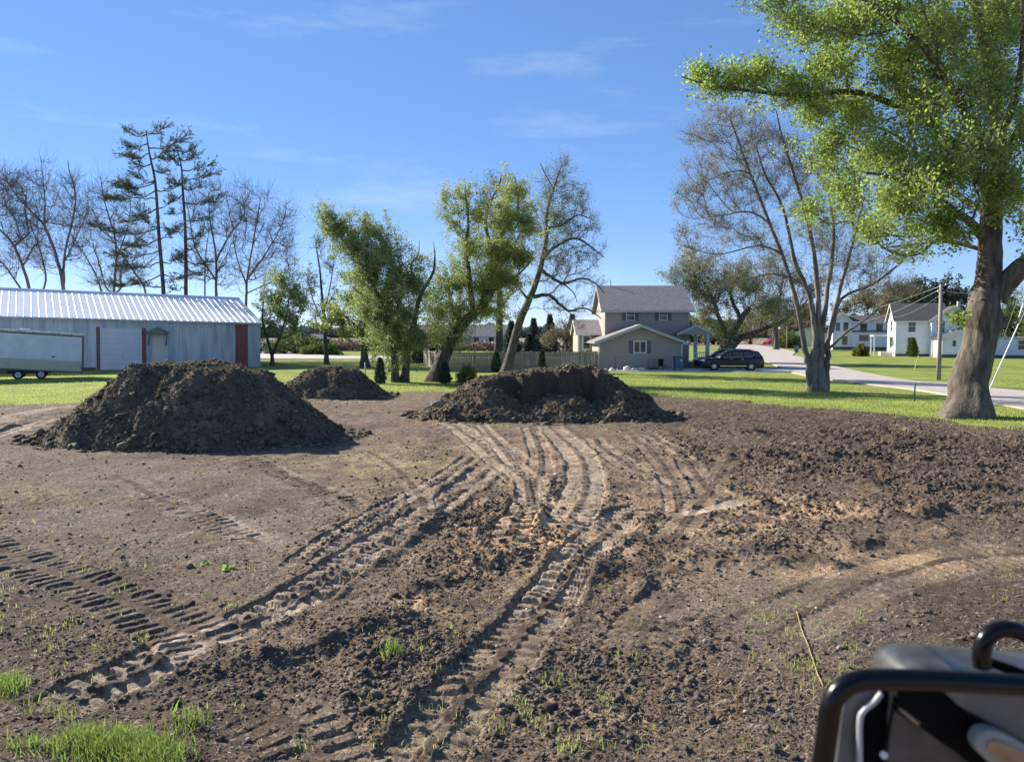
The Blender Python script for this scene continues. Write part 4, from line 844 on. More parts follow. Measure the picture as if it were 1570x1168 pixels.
shrub('twiggy green bush beyond the street bend beside the cream house',1209,535,16,11,M['leaf_bush'],3500,.4,Y=165)
# background trees right
BGR='trees behind the white houses'
for (lab,px,Y,bl_,m,dn,nl) in [
 ('brown twiggy tree behind the far white house',1330,185,[(1330,462,36,28),(1300,480,28,22),(1355,475,28,22)],'leaf_brown',30,9000),
 ('dark spreading evergreen behind the utility pole',1425,160,[(1410,455,36,26),(1450,450,34,26),(1470,470,28,24),(1400,478,26,14)],'needle_dark',36,17000),
 ('brown-green tree between the two white houses',1375,175,[(1375,455,26,26),(1365,480,22,18)],'leaf_brown',30,7000),
 ('dark tree seen right of the great trunk',1545,150,[(1545,470,28,30),(1560,500,30,26),(1540,510,22,18)],'leaf_bush',34,11000),
 ('olive tree at the right edge beyond the annex',1600,120,[(1590,520,36,24),(1600,480,40,34)],'leaf_bush',34,11000),
 ('budding tree beyond the red car',1150,240,[(1150,500,26,22),(1175,490,26,24),(1130,512,18,14)],'leaf_brown',34,8000),
 ('greenish tree behind the cream house',1225,225,[(1225,495,30,28),(1255,505,24,22),(1200,505,22,20)],'leaf_brown',34,10000)]:
    tree('background_tree',lab,Y,[([(px,511+CAMZ*F/Y),(px+2,500),(px,470)],.4,.12)],bl_,dn,M['bark_dark'],M[m],nl,.0021*Y if m!='needle_dark' else .0026*Y,rtip=.00018*Y,twigs=2,tlen=.009*Y,group=BGR)
tree('plum_tree','purple-brown twiggy tree above the fence beside the beige house',98,[([(868,550),(868,520),(866,500)],.25,.08)],
 [(862,512,24,20),(878,520,16,20),(845,520,16,14)],60,M['bark_dark'],M['leaf_brown'],4500,.16,rtip=.018,twigs=4,tlen=.9)
# far tree line and the near brush rows
def thicket(name,x0,x1,Y,h,dep,n,size,m,zmin=0):
    a=RNG.uniform(x0,x1,n); hh=h*(.45+.55*vn(a/ (h*2.2),a*0+Y,int(Y)))*(.7+.5*vn(a/(h*.5),a*0,int(Y)+3)); z=zmin+hh*RNG.random(n)**.8; y=Y+RNG.uniform(-1,1,n)*dep
    C=np.stack([a,y,z],-1); o=mesh_np(name,leaf_quads(C,size,0,.8),np.arange(n*4).reshape(-1,4),[m]); return tag(o,kind='stuff')
M['haze_leaf']=mat('far_foliage',(.13,.15,.14),.9,var=.2,scale=.02,trans=.2,island=.15)
thicket('far_woodland',-420,330,620,9,20,26000,3.2,M['haze_leaf'])
thicket('roadside_brush',-95,8,142,2.4,3,16000,.5,mat('dry_brush',(.27,.20,.14),.9,var=.3,scale=.3,trans=.2,island=.3))
thicket('street_end_brush',30,75,262,9,6,15000,.9,M['leaf_bush'])
# ---------------------------------------------------------------- buildings
M['siding_grey']=banded('grey_lap_siding',(.335,.30,.265),6.5,2,.25,.7)
M['siding_beige']=banded('beige_lap_siding',(.36,.31,.26),6.5,2,.2,.7)
M['siding_white']=banded('white_lap_siding',(.80,.80,.80),6,2,.15,.7)
M['shingle']=mat('grey_shingles',(.23,.205,.20),.95,var=.35,scale=5,bump=.5,bscale=20,detail=8)
M['shingle_dark']=mat('dark_shingles',(.075,.07,.07),.95,var=.3,scale=5,bump=.5,bscale=20)
M['shutter']=mat('blue_grey_shutter',(.11,.125,.15),.7)
M['foundation']=mat('dark_foundation',(.10,.10,.105),.9)
M['trim_blue']=mat('pale_trim',(.44,.45,.47),.6,var=.04)
M['barn_wall']=mat('galvanised_wall',(.31,.36,.44),.5,.2,var=.22,scale=1.6,col2=(.42,.47,.54),detail=8,stretch=(1,1,.15))
M['barn_roof']=mat('pale_metal_roof',(.78,.80,.82),.35,.25,var=.06,scale=.5,detail=6)
M['barn_door']=mat('overhead_door',(.52,.56,.66),.5,.1,var=.06,scale=1)
M['red_trim']=mat('dull_red_trim',(.20,.06,.065),.6,var=.15,scale=2)
M['door_paint']=mat('pale_door_paint',(.50,.52,.50),.6,var=.08)
M['roof_board']=mat('grey_green_boards',(.17,.20,.18),.8,var=.2)
M['fence_wood']=banded('weathered_fence_boards',(.30,.26,.19),5.6,0,.45,.9,col2=(.36,.31,.23),width=.86)
def window(root,x,z,w,h,y,fm,gm,cols=1,rows=1,ft=.09,axis='y',sgn=-1,name='window'):
    """frame and pane on a wall plane facing -y (sgn -1) at y, or facing +-x at x when axis is 'x' (x is then the coordinate along y)"""
    f=MB(); g=MB()
    def bx(mb,a0,a1,d0,d1,z0,z1):
        lo,hi=sorted((y+sgn*d0,y+sgn*d1))
        if axis=='y': mb.box(a0,a1,lo,hi,z0,z1)
        else: mb.box(lo,hi,a0,a1,z0,z1)
    x0,x1,z0,z1=x-w/2,x+w/2,z-h/2,z+h/2
    bx(f,x0-ft,x0,0,.06,z0-ft,z1+ft);bx(f,x1,x1+ft,0,.06,z0-ft,z1+ft);bx(f,x0,x1,0,.057,z1,z1+ft);bx(f,x0,x1,0,.065,z0-ft,z0)
    for c in range(1,cols): xx=x0+w*c/cols; bx(f,xx-.035,xx+.035,0,.05,z0,z1)
    for r in range(1,rows): zz=z0+h*r/rows; bx(f,x0,x1,0,.047,zz-.03,zz+.03)
    fo=f.build(name,fm,root); bx(g,x0,x1,.0,.02,z0,z1); g.build('pane',gm,fo); return fo
def shutters(root,x,z,w,h,y,sw,ft=.09):
    for s in (-1,1):
        b=MB(); c=x+s*(w/2+ft+sw/2+.01); b.box(c-sw/2,c+sw/2,y-.045,y,z-h/2-ft,z+h/2+ft)
        for k in range(10):
            zz=z-h/2+(k+.5)*h/10; b.box(c-sw/2+.06,c+sw/2-.06,y-.058,y-.045,zz-.02,zz+.02)
        b.build('shutter',M['shutter'],root)
def gable_roof(root,x0,x1,y0,y1,ze,zr,m,axis='x',th=.14,oh=.4,fascia=None,name='roof'):
    """ridge along axis; eaves at ze, ridge at zr over the wall lines"""
    b=MB()
    if axis=='x':
        ym=(y0+y1)/2; s=(zr-ze)/((y1-y0)/2)
        A=[(y0-oh,ze-s*oh),(ym,zr),(y1+oh,ze-s*oh),(y1+oh,ze-s*oh+th),(ym,zr+th*1.1),(y0-oh,ze-s*oh+th)]
        b.prism(A,x0-oh,x1+oh,0,'x')
    else:
        xm=(x0+x1)/2; s=(zr-ze)/((x1-x0)/2)
        A=[(x0-oh,ze-s*oh),(xm,zr),(x1+oh,ze-s*oh),(x1+oh,ze-s*oh+th),(xm,zr+th*1.1),(x0-oh,ze-s*oh+th)]
        b.prism(A,y0-oh,y1+oh,0,'y')
    r=b.build(name,m,root)
    if fascia:
        if axis=='x':
            MB().box(x0-oh,x1+oh,y0-oh-.03,y0-oh-.002,ze-s*oh-.04,ze-s*oh+th-.02).build('fascia',fascia,r)
            for xx in (x0-oh-.033,x1+oh+.003):
                MB().prism([(y0-oh,ze-s*oh-.06),(ym,zr-.06),(y1+oh,ze-s*oh-.06),(y1+oh,ze-s*oh+th-.03),(ym,zr+th-.03),(y0-oh,ze-s*oh+th-.03)],xx,xx+.03,0,'x').build('fascia',fascia,r)
        else:
            for yy in (y0-oh-.033,y1+oh+.003):
                MB().prism([(x0-oh,ze-s*oh-.09),(xm,zr-.09),(x1+oh,ze-s*oh-.09),(x1+oh,ze-s*oh+th-.03),(xm,zr+th-.03),(x0-oh,ze-s*oh+th-.03)],yy,yy+.03,0,'y').build('fascia',fascia,r)
    return r
def gable_walls(root,x0,x1,y0,y1,ze,zr,m,axis='x',z0=-.3,name='wall'):
    b=MB()
    if axis=='x': b.prism([(y0,z0),(y1,z0),(y1,ze),((y0+y1)/2,zr),(y0,ze)],x0,x1,0,'x')
    else: b.prism([(x0,z0),(x1,z0),(x1,ze),((x0+x1)/2,zr),(x0,ze)],y0,y1,0,'y')
    return b.build(name,m,root)
def X(px,Y): return (px-785)/F*Y
def Zp(py,Y): return at(785,py,Y)[2]
# --- grey two-storey house
hg=empty('grey_house',(11,67,0),label='grey two-storey house with a gabled garage wing, behind the middle soil pile',cat='house')
def hx(px,Y): return X(px,Y)-11
g0,g1=hx(919,67),hx(1044,67); gm_=(g0+g1)/2
gable_walls(hg,g0,g1,0,7.5,Zp(524,67),Zp(500.5,67),M['siding_grey'],'y',name='garage_wall')
gable_roof(hg,g0,g1,0,7.5,Zp(524,67)+.02,Zp(500.5,67)+.02,M['shingle'],'y',oh=.5,fascia=M['trim_blue'],name='garage_roof',th=.15)
window(hg,hx(981,67),Zp(532,67),.98,.92,0,M['white'],M['glass'],2,1,.08); shutters(hg,hx(981,67),Zp(532,67),.98,.92,0,.36,.08)
u0,u1=hx(927,71.5),hx(1056,71.5)
b=MB(); 
gable_walls(hg,u0,u1,4.5,12.5,Zp(474.5,71.5)-.05,Zp(441,75.5),M['siding_grey'],'x',name='wall')
gable_roof(hg,u0,u1,4.5,12.5,Zp(474.5,71.5)-.03,Zp(441,75.5)+.02,M['shingle'],'x',oh=.38,fascia=M['trim_blue'],th=.16)
for px in (966,1016.3):
    window(hg,hx(px,71.5),Zp(483.5,71.5),.70,.86,4.5,M['white'],M['glass'],1,2,.05); shutters(hg,hx(px,71.5),Zp(483.5,71.5),.70,.86,4.5,.34,.05)
MB().box(u0-.01,u0+.07,4.46,4.5,2.3,Zp(475,71.5)).build('corner_trim',M['trim_blue'],hg); MB().box(u1-.07,u1+.01,4.46,4.5,-.1,Zp(475,71.5)).build('corner_trim',M['trim_blue'],hg)
MB().tube([(hx(935,75.5),8.4,7.5),(hx(935,75.5),8.4,8.35)],.045,8).build('vent_pipe',M['steel'],hg)
# porch
p0,p1=hx(1036,71),hx(1089,71)
b=MB(); pm=(p0+p1)/2; zr=Zp(500,71);ze=Zp(512.5,71); b.prism([(p0,ze),(p1,ze),(pm,zr)],3.0,3.1,0,'y'); b.build('porch_gable',M['siding_grey'],hg)
gable_roof(hg,p0,p1,3.05,8,ze+.02,zr+.02,M['shingle'],'y',oh=.12,fascia=M['trim_blue'],name='porch_roof',th=.13)
for px,yy in ((1080,3.2),(1080,7.8)):
    b=MB().box(hx(1081,71)-.15,hx(1081,71)+.15,yy-.15,yy+.15,.5,ze); b.box(hx(1081,71)-.2,hx(1081,71)+.2,yy-.2,yy+.2,ze-.35,ze-.2); b.box(hx(1081,71)-.2,hx(1081,71)+.2,yy-.2,yy+.2,.5,.65); b.build('porch_post',M['trim_blue'],hg)
b=MB().box(u1+.02,hx(1083,71),3.1,8.0,-.1,.55); b.build('porch_floor',M['concrete'],hg)
rl=MB(); xa,xb=u1+.1,hx(1078.5,71); rl.box(xa,xb,3.16,3.22,1.42,1.5); rl.box(xa,xb,3.16,3.22,.68,.74)
k=xa+.08
while k<xb: rl.box(k-.025,k+.025,3.17,3.21,.74,1.42); k+=.17
rl.build('porch_railing',M['white'],hg)
# downspouts
d=MB().tube([(g1+.52,-.42,Zp(523,67)),(g1+.45,-.42,Zp(525,67)-.05),(g1+.08,-.1,Zp(527.5,67)),(g1+.04,-.1,Zp(529,67)),(g1+.04,-.1,.1)],.045,6); d.build('downspout',M['white'],hg,True)
d=MB().tube([(g0-.5,-.42,Zp(524,67)),(g0-.42,-.42,Zp(525,67)-.1),(g0-.12,-.1,Zp(527,67)),(g0-.08,-.1,Zp(535,67)),(g0-.08,-.1,.1)],.045,6); d.build('downspout',M['white'],hg,True)
b=MB().box(hx(949,67)-.25,hx(949,67)+.25,-.12,0,.05,1.1); b.build('utility_box',M['siding_grey'],hg)
# --- beige house
hb=empty('beige_house',(X(905,74),74,0),label='low beige house with a white-framed window, left of the grey house',cat='house')
w=(X(945,74)-X(884,74)); x0=-(X(905,74)-X(886,74)); 
gable_walls(hb,x0,x0+5,0,6,Zp(512.5,74),Zp(492.5,77),M['siding_beige'],'x'); gable_roof(hb,x0,x0+5,0,6,Zp(511.5,74),Zp(492.5,77),M['shingle'],'x',oh=.25,fascia=M['white'])
window(hb,X(899,74)-X(905,74),Zp(525,74),.62,1.2,0,M['white'],M['glass'],1,2,.14)
MB().box(x0-.02,x0+.13,-.03,0,-.1,Zp(512,74)).build('corner_trim',M['white'],hb)
# --- fence
fa=np.array([X(684,64.2),64.2]); fb=np.array([X(921,67.3),67.3]); L_=np.linalg.norm(fb-fa); an=math.atan2(fb[1]-fa[1],fb[0]-fa[0])
fr=empty('board_fence',(fa[0],fa[1],0),an,label='weathered wooden board privacy fence joining the left side of the grey house',cat='fence')
b=MB(); x=0; k=0
while x<L_:
    hgt=1.62+.012*math.sin(k*3.1)+.03*math.sin(k*.3); b.box(x,x+.137,0.02*((k*7)%3)/3,.03+.02*((k*7)%3)/3,-.05,hgt); x+=.15;k+=1
b.build('boards',M['fence_wood'],fr)
x=0
while x<=L_+.1:
    MB().box(x-.05,x+.05,.06,.16,-.2,1.72).build('post',M['fence_wood'],fr); x+=2.45
MB().box(0,L_,.055,.09,.35,.44).box(0,L_,.055,.09,1.3,1.39).build('rail',M['fence_wood'],fr)
fs=empty('board_fence',(fa[0],fa[1]+.2,0),math.pi/2+.25,label='short return of the board fence running away behind the leaning tree',cat='fence')
b=MB(); x=.1; k=0
while x<14: b.box(x,x+.137,0,.03,-.05,1.55+.03*math.sin(k)); x+=.15;k+=1
b.build('boards',M['fence_wood'],fs); MB().box(0,14,.035,.07,1.3,1.39).build('rail',M['fence_wood'],fs)
# --- barn
psi=math.radians(32); RX,RY=X(398.6,74),74.
barn=empty('metal_barn',(RX,RY,0),psi,label='long pale metal barn with a ribbed white roof and red trim, behind the trailer',cat='barn',ry=math.radians(1.1))
# local x runs to the right along the front wall (origin at right corner), y inward
Lb=34.; Db=9.0; ZE=Zp(494.3,74); Dh=Db; ZR=6.75
b=MB(); n=int(Lb/.23); pts=[]
for i in range(n+1):
    x=-Lb+i*Lb/n; d=(.028 if i%4==0 else 0.); pts+= [(x-.03,0),(x-.018,-d),(x+.018,-d),(x+.03,0)]
vs=[(x,y,-.6) for x,y in pts]+[(x,y,ZE) for x,y in pts]; m_=len(pts); b.add(vs,[(i,i+1,m_+i+1,m_+i) for i in range(m_-1)])
b.build('front_wall',M['barn_wall'],barn)
b=MB(); b.prism([(0.02,-.6),(2*Dh,-.6),(2*Dh,ZE),(Dh,ZR),(0.02,ZE)],-.05,0,0,'x'); b.prism([(0.02,-.6),(2*Dh,-.6),(2*Dh,ZE),(Dh,ZR),(0.02,ZE)],-Lb,-Lb+.05,0,'x'); b.box(-Lb,0,2*Dh-.05,2*Dh,-.6,ZE-.02); b.build('end_wall',M['barn_wall'],barn)
s=(ZR-ZE)/Dh; oh=.35
b=MB(); b.prism([(-oh,ZE-s*oh),(Dh,ZR),(2*Dh+oh,ZE-s*oh),(2*Dh+oh,ZE-s*oh+.06),(Dh,ZR+.07),(-oh,ZE-s*oh+.06)],-Lb-.3,.12,0,'x')
k=-Lb
while k<0.1:
    for (ya,yb) in ((-oh,Dh-.02),(2*Dh+oh,Dh+.02)):
        za=ZE-s*oh+.06; zb=ZR+.068
        b.add([(k-.03,ya,za),(k-.014,ya,za+.018),(k+.014,ya,za+.018),(k+.03,ya,za),(k-.03,yb,zb),(k-.014,yb,zb+.018),(k+.014,yb,zb+.018),(k+.03,yb,zb)],[(0,1,5,4),(1,2,6,5),(2,3,7,6),(0,3,2,1)],1)
    k+=.55
rf=b.build('roof',[M['barn_roof'],mat('roof_rib',(.60,.63,.67),.45,.3,var=.05)],barn)
MB().tube([(-Lb,Dh,ZR+.12),(.1,Dh,ZR+.12)],.12,8).build('ridge_cap',M['barn_roof'],rf)
MB().box(-Lb,.1,-oh-.02,-oh+.02,ZE-s*oh-.08,ZE-s*oh+.05).build('eave_trim',M['barn_wall'],rf)
def bxl(px,py=540):
    """local x of the front wall seen at pixel column px"""
    u=(px-785)/F; c,s_=math.cos(psi),math.sin(psi); return (u*RY-RX)/(c-u*s_)
xa,xb=bxl(150),bxl(221); zt=Zp(507,66.5)
dr=MB(); 
for k in range(8): h0=-.2+(zt+.2)*k/8; dr.box(xa+.16,xb-.2,-.05-.004*(k%2),-.01,h0+.012,-.2+(zt+.2)*(k+1)/8-.012)
do=dr.build('overhead_door',M['barn_door'],barn)
MB().box((xa+xb)/2-.03,(xa+xb)/2+.2,-.075,-.05,.9,1.0).build('handle',M['steel'],do)
MB().box(xa-.12,xa+.16,-.07,0,-.4,zt+.06).build('door_jamb',M['red_trim'],barn); MB().box(xb-.2,xb+.12,-.07,0,-.4,zt+.06).build('door_jamb',M['red_trim'],barn); MB().box(xa+.16,xb-.2,-.066,0,zt,zt+.06).build('door_header',M['barn_wall'],barn)
xc,xd=bxl(228.5),bxl(253); zt2=Zp(516,68)
wd=MB().box(xc+.25,xd-.15,-.06,-.01,-.1,zt2-.05).build('walk_door',M['door_paint'],barn); MB().tube([(xd-.35,-.06,1.0),(xd-.35,-.13,1.0)],.04,8).build('door_knob',M['steel'],wd)
xm=(xc+xd)/2+.05; zz=Zp(509,68)
c_=MB(); c_.prism([(xc-.2,zt2+.1),(xm,zz+.12),(xd+.25,zt2+.1),(xd+.25,zt2+.22),(xm,zz+.28),(xc-.2,zt2+.22)],-.95,0,0,'y'); c_.prism([(xc-.1,zt2+.1),(xm,zz+.12),(xd+.15,zt2+.1)],-.85,-.8,0,'y')
cn=c_.build('door_canopy',M['roof_board'],barn)
for q in (xc-.05,xd+.08):
    MB().box(q-.06,q+.06,-.8,-.02,zt2-.05,zt2+.1).prism([(-.75,zt2),(-.02,zt2-1.0),(-.02,zt2-.8),(-.62,zt2)],q-.05,q+.05,0,'x').build('bracket',M['roof_board'],cn)
MB().box(bxl(360.5),bxl(380),-.045,.0,-.4,ZE-.25).build('red_panel',M['red_trim'],barn)
MB().box(bxl(379)+.05,bxl(381)+.05,-.06,.0,-.4,ZE-.25).build('panel_trim',M['barn_wall'],barn); MB().box(-.12,.0,-.06,-.002,-.4,ZE-.1).build('corner_trim',M['barn_wall'],barn)
MB().box(-Lb,xa-.2,-.05,-.005,-.4,.0).build('base_board',mat('rotting_base_board',(.13,.09,.08),.9,var=.3),barn)
# --- white house A
def whouse(root_label,px,Y,rot): return empty('white_house',(X(px,Y),Y,0),rot,label=root_label,cat='house')
rot=-math.radians(17); Yw=108.; ha=whouse('white two-storey farmhouse with steep gables and a lean-to, behind the utility pole',1372,Yw,rot)
k_=Yw/F/math.cos(math.radians(9))   # metres along the front per picture pixel
def fx(px): return (px-1372)*k_
ZEa=Zp(491,Yw)
gable_walls(ha,0,fx(1440),0,6.5,ZEa,ZEa+2.3,M['siding_white'],'x'); gable_roof(ha,0,fx(1440),0,6.5,ZEa,ZEa+2.3,M['shingle_dark'],'x',oh=.35,fascia=M['white'])
gable_walls(ha,fx(1418),fx(1478),-1.2,6.4,ZEa-.1,ZEa+1.75,M['siding_white'],'y',name='wing_wall'); gable_roof(ha,fx(1418),fx(1478),-1.2,6.4,ZEa-.05,ZEa+1.8,M['shingle_dark'],'y',oh=.3,fascia=M['white'],name='wing_roof')
lx0,lx1=fx(1421),fx(1476); gable_walls(ha,lx0,lx1,-6.2,-1.25,Zp(519,102),Zp(508,102),M['siding_white'],'y',name='annex_wall'); gable_roof(ha,lx0,lx1,-6.2,-1.5,Zp(519,102)+.02,Zp(508,102)+.03,M['shingle_dark'],'y',oh=.3,fascia=M['white'],name='annex_roof')
MB().box(lx0-.02,lx1+.02,-6.23,-6.2,-.1,.45).build('foundation',M['foundation'],ha); MB().box(0,lx0,-.03,0,-.1,.35).build('foundation',M['foundation'],ha)
MB().box(fx(1480),fx(1558),-2.,5,.3,Zp(519,106)).build('side_wing_wall',M['siding_white'],ha); MB().box(fx(1479),fx(1560),-2.3,5.3,Zp(519,106),Zp(519,106)+.2).build('side_wing_roof',M['trim_blue'],ha); MB().box(fx(1480),fx(1557),-1.98,5,-.2,.3).build('side_wing_base',M['foundation'],ha)
for px,z,w,h,y in ((1394,Zp(500.5,Yw),.9,1.55,0),(1394,Zp(526.5,Yw),1.0,1.7,0),(1430,Zp(501,Yw),.95,1.6,-1.2),(1457,Zp(502,Yw),1.05,1.35,-1.2),(1474,Zp(502,Yw),.8,1.35,-1.2),(1436,Zp(526,103),.42,.75,-6.2),(1464,Zp(526.5,103),.62,.75,-6.2),(1532,Zp(528,106),.8,1.2,-2.),(1541,Zp(528,106),.7,1.2,-2.)):
    window(ha,fx(px),z,w,h,y,M['white'],M['glass'],1,2 if h>.9 else 1,.1)
for yy,z in ((3.2,Zp(500,Yw)),(3.2,Zp(526,Yw))): window(ha,yy,z,1.5,1.5,0,M['white'],M['glass'],1,2,.14,axis='x',sgn=-1)
MB().box(-2.6,-.4,1.5,5,Zp(515.5,Yw),Zp(515.5,Yw)+.15).build('porch_roof',M['white'],ha)
for yy in (1.7,4.8): MB().box(-2.5,-2.35,yy,yy+.12,0,Zp(515.5,Yw)).build('porch_post',M['white'],ha)
MB().box(-1.5,-.02,2.4,4.1,-.1,.55).build('porch_step',M['concrete'],ha)
MB().box(fx(1458),fx(1462),1.5,2.1,ZEa+.5,ZEa+2.6).build('chimney',M['trim_blue'],ha)
# --- white house B
Yv=150.; hv=empty('white_house',(X(1276,Yv),Yv,0),-math.radians(19),label='farther white two-storey house with a long side wing, seen past the multi-stemmed tree',cat='house'); kv=Yv/F/math.cos(math.radians(4))
def vx(px): return (px-1276)*kv
Ze=Zp(493,Yv)
gable_walls(hv,0,vx(1303),0,6,Ze,Ze+1.7,M['siding_white'],'y'); gable_roof(hv,0,vx(1303),0,6,Ze,Ze+1.7,M['shingle_dark'],'y',oh=.3,fascia=M['white'])
gable_walls(hv,vx(1303),vx(1362),.5,7,Ze-.1,Ze+1.1,M['siding_white'],'x',name='wing_wall'); gable_roof(hv,vx(1303),vx(1362),.5,7,Ze-.1,Ze+1.1,M['shingle_dark'],'x',oh=.3,fascia=M['white'],name='wing_roof')
MB().box(vx(1303),vx(1362),-.6,.45,-.2,Zp(509,Yv)).build('lower_wall',M['siding_white'],hv); MB().box(vx(1303),vx(1363),-.8,.48,Zp(509,Yv),Zp(508,Yv)+.12).build('belt_roof',M['shingle_dark'],hv)
MB().box(0,vx(1303),-.05,0,-.2,.6).build('foundation',M['foundation'],hv); MB().box(vx(1303),vx(1362),-.65,-.6,-.2,.6).build('foundation',M['foundation'],hv)
for px,py,w,h,y in ((1294,501,.9,1.7,0),(1293,522,.95,1.7,0),(1283,501,.7,1.6,0),(1319,502,1.2,1.4,.5),(1341,502,1.2,1.4,.5),(1355,503,1.2,1.4,.5),(1319,518,1.7,1.15,-.6)):
    window(hv,vx(px),Zp(py,Yv),w,h,y,M['white'],M['glass'],1,1,.12)
# --- cream house, ranch house, shed
hc=empty('cream_house',(X(1211,190),190,0),-.35,label='small cream house partly hidden behind the stems at the street bend',cat='house')
gable_walls(hc,0,9,0,7,2.9,4.6,mat('cream_wall',(.62,.58,.46),.7),'y'); gable_roof(hc,0,9,0,7,2.9,4.6,M['shingle'],'y',oh=.3,fascia=M['white']); window(hc,2.2,1.7,1.,1.2,0,M['white'],M['glass']); window(hc,6.4,1.7,1.3,1.2,0,M['white'],M['glass'])
hr=empty('ranch_house',(X(640,150),150,0),.06,label='long low pale ranch house far behind the leaning tree, beyond the lane',cat='house')
gable_walls(hr,0,17.5,0,7,Zp(514,150),Zp(499,153),mat('pale_blue_siding',(.60,.66,.72),.7),'x'); gable_roof(hr,0,17.5,0,7,Zp(514,150),Zp(499,153),M['shingle'],'x',oh=.4,fascia=M['white'])
MB().box(-.03,1.3,-.04,0,-.2,Zp(514.5,150)).build('corner_trim',M['white'],hr)
for a in (5.2,8.3,11.5,14.4): window(hr,a,Zp(521,150),1.0,1.0,0,M['white'],M['glass'])
hs=empty('wooden_shed',(X(466,136),136,0),-.3,label='small dark open-fronted shed beyond the lane, left of the slender tree',cat='shed')
MB().box(0,.15,0,3,-.1,2.1).box(3.2,3.35,0,3,-.1,2.1).box(0,3.35,2.9,3,-.1,2.1).box(1.7,2.4,-.02,.05,-.1,2.0).build('wall',mat('dark_shed_boards',(.07,.065,.06),.9,var=.3),hs); MB().prism([(-.4,2.0),(1.6,2.9),(3.7,2.1),(3.7,2.25),(1.6,3.05),(-.4,2.15)],-.6,3.3,0,'y').build('roof',M['shingle'],hs); MB().box(2.45,3.15,.02,.06,.9,1.6).build('hatch',mat('shed_hatch',(.35,.4,.45),.6),hs)
bs=empty('blue_shed',(X(1180,235),235,0),-.2,label='teal-sided shed with a pale roof at the street end, right of the red car',cat='shed')
MB().box(0,7,0,5,-.1,2.6).build('wall',mat('teal_siding',(.05,.20,.23),.6),bs); MB().prism([(-.3,2.6),(7.3,2.6),(7.3,2.8),(3.5,4.0),(-.3,2.8)],-.3,5.3,0,'y').build('roof',M['white'],bs)
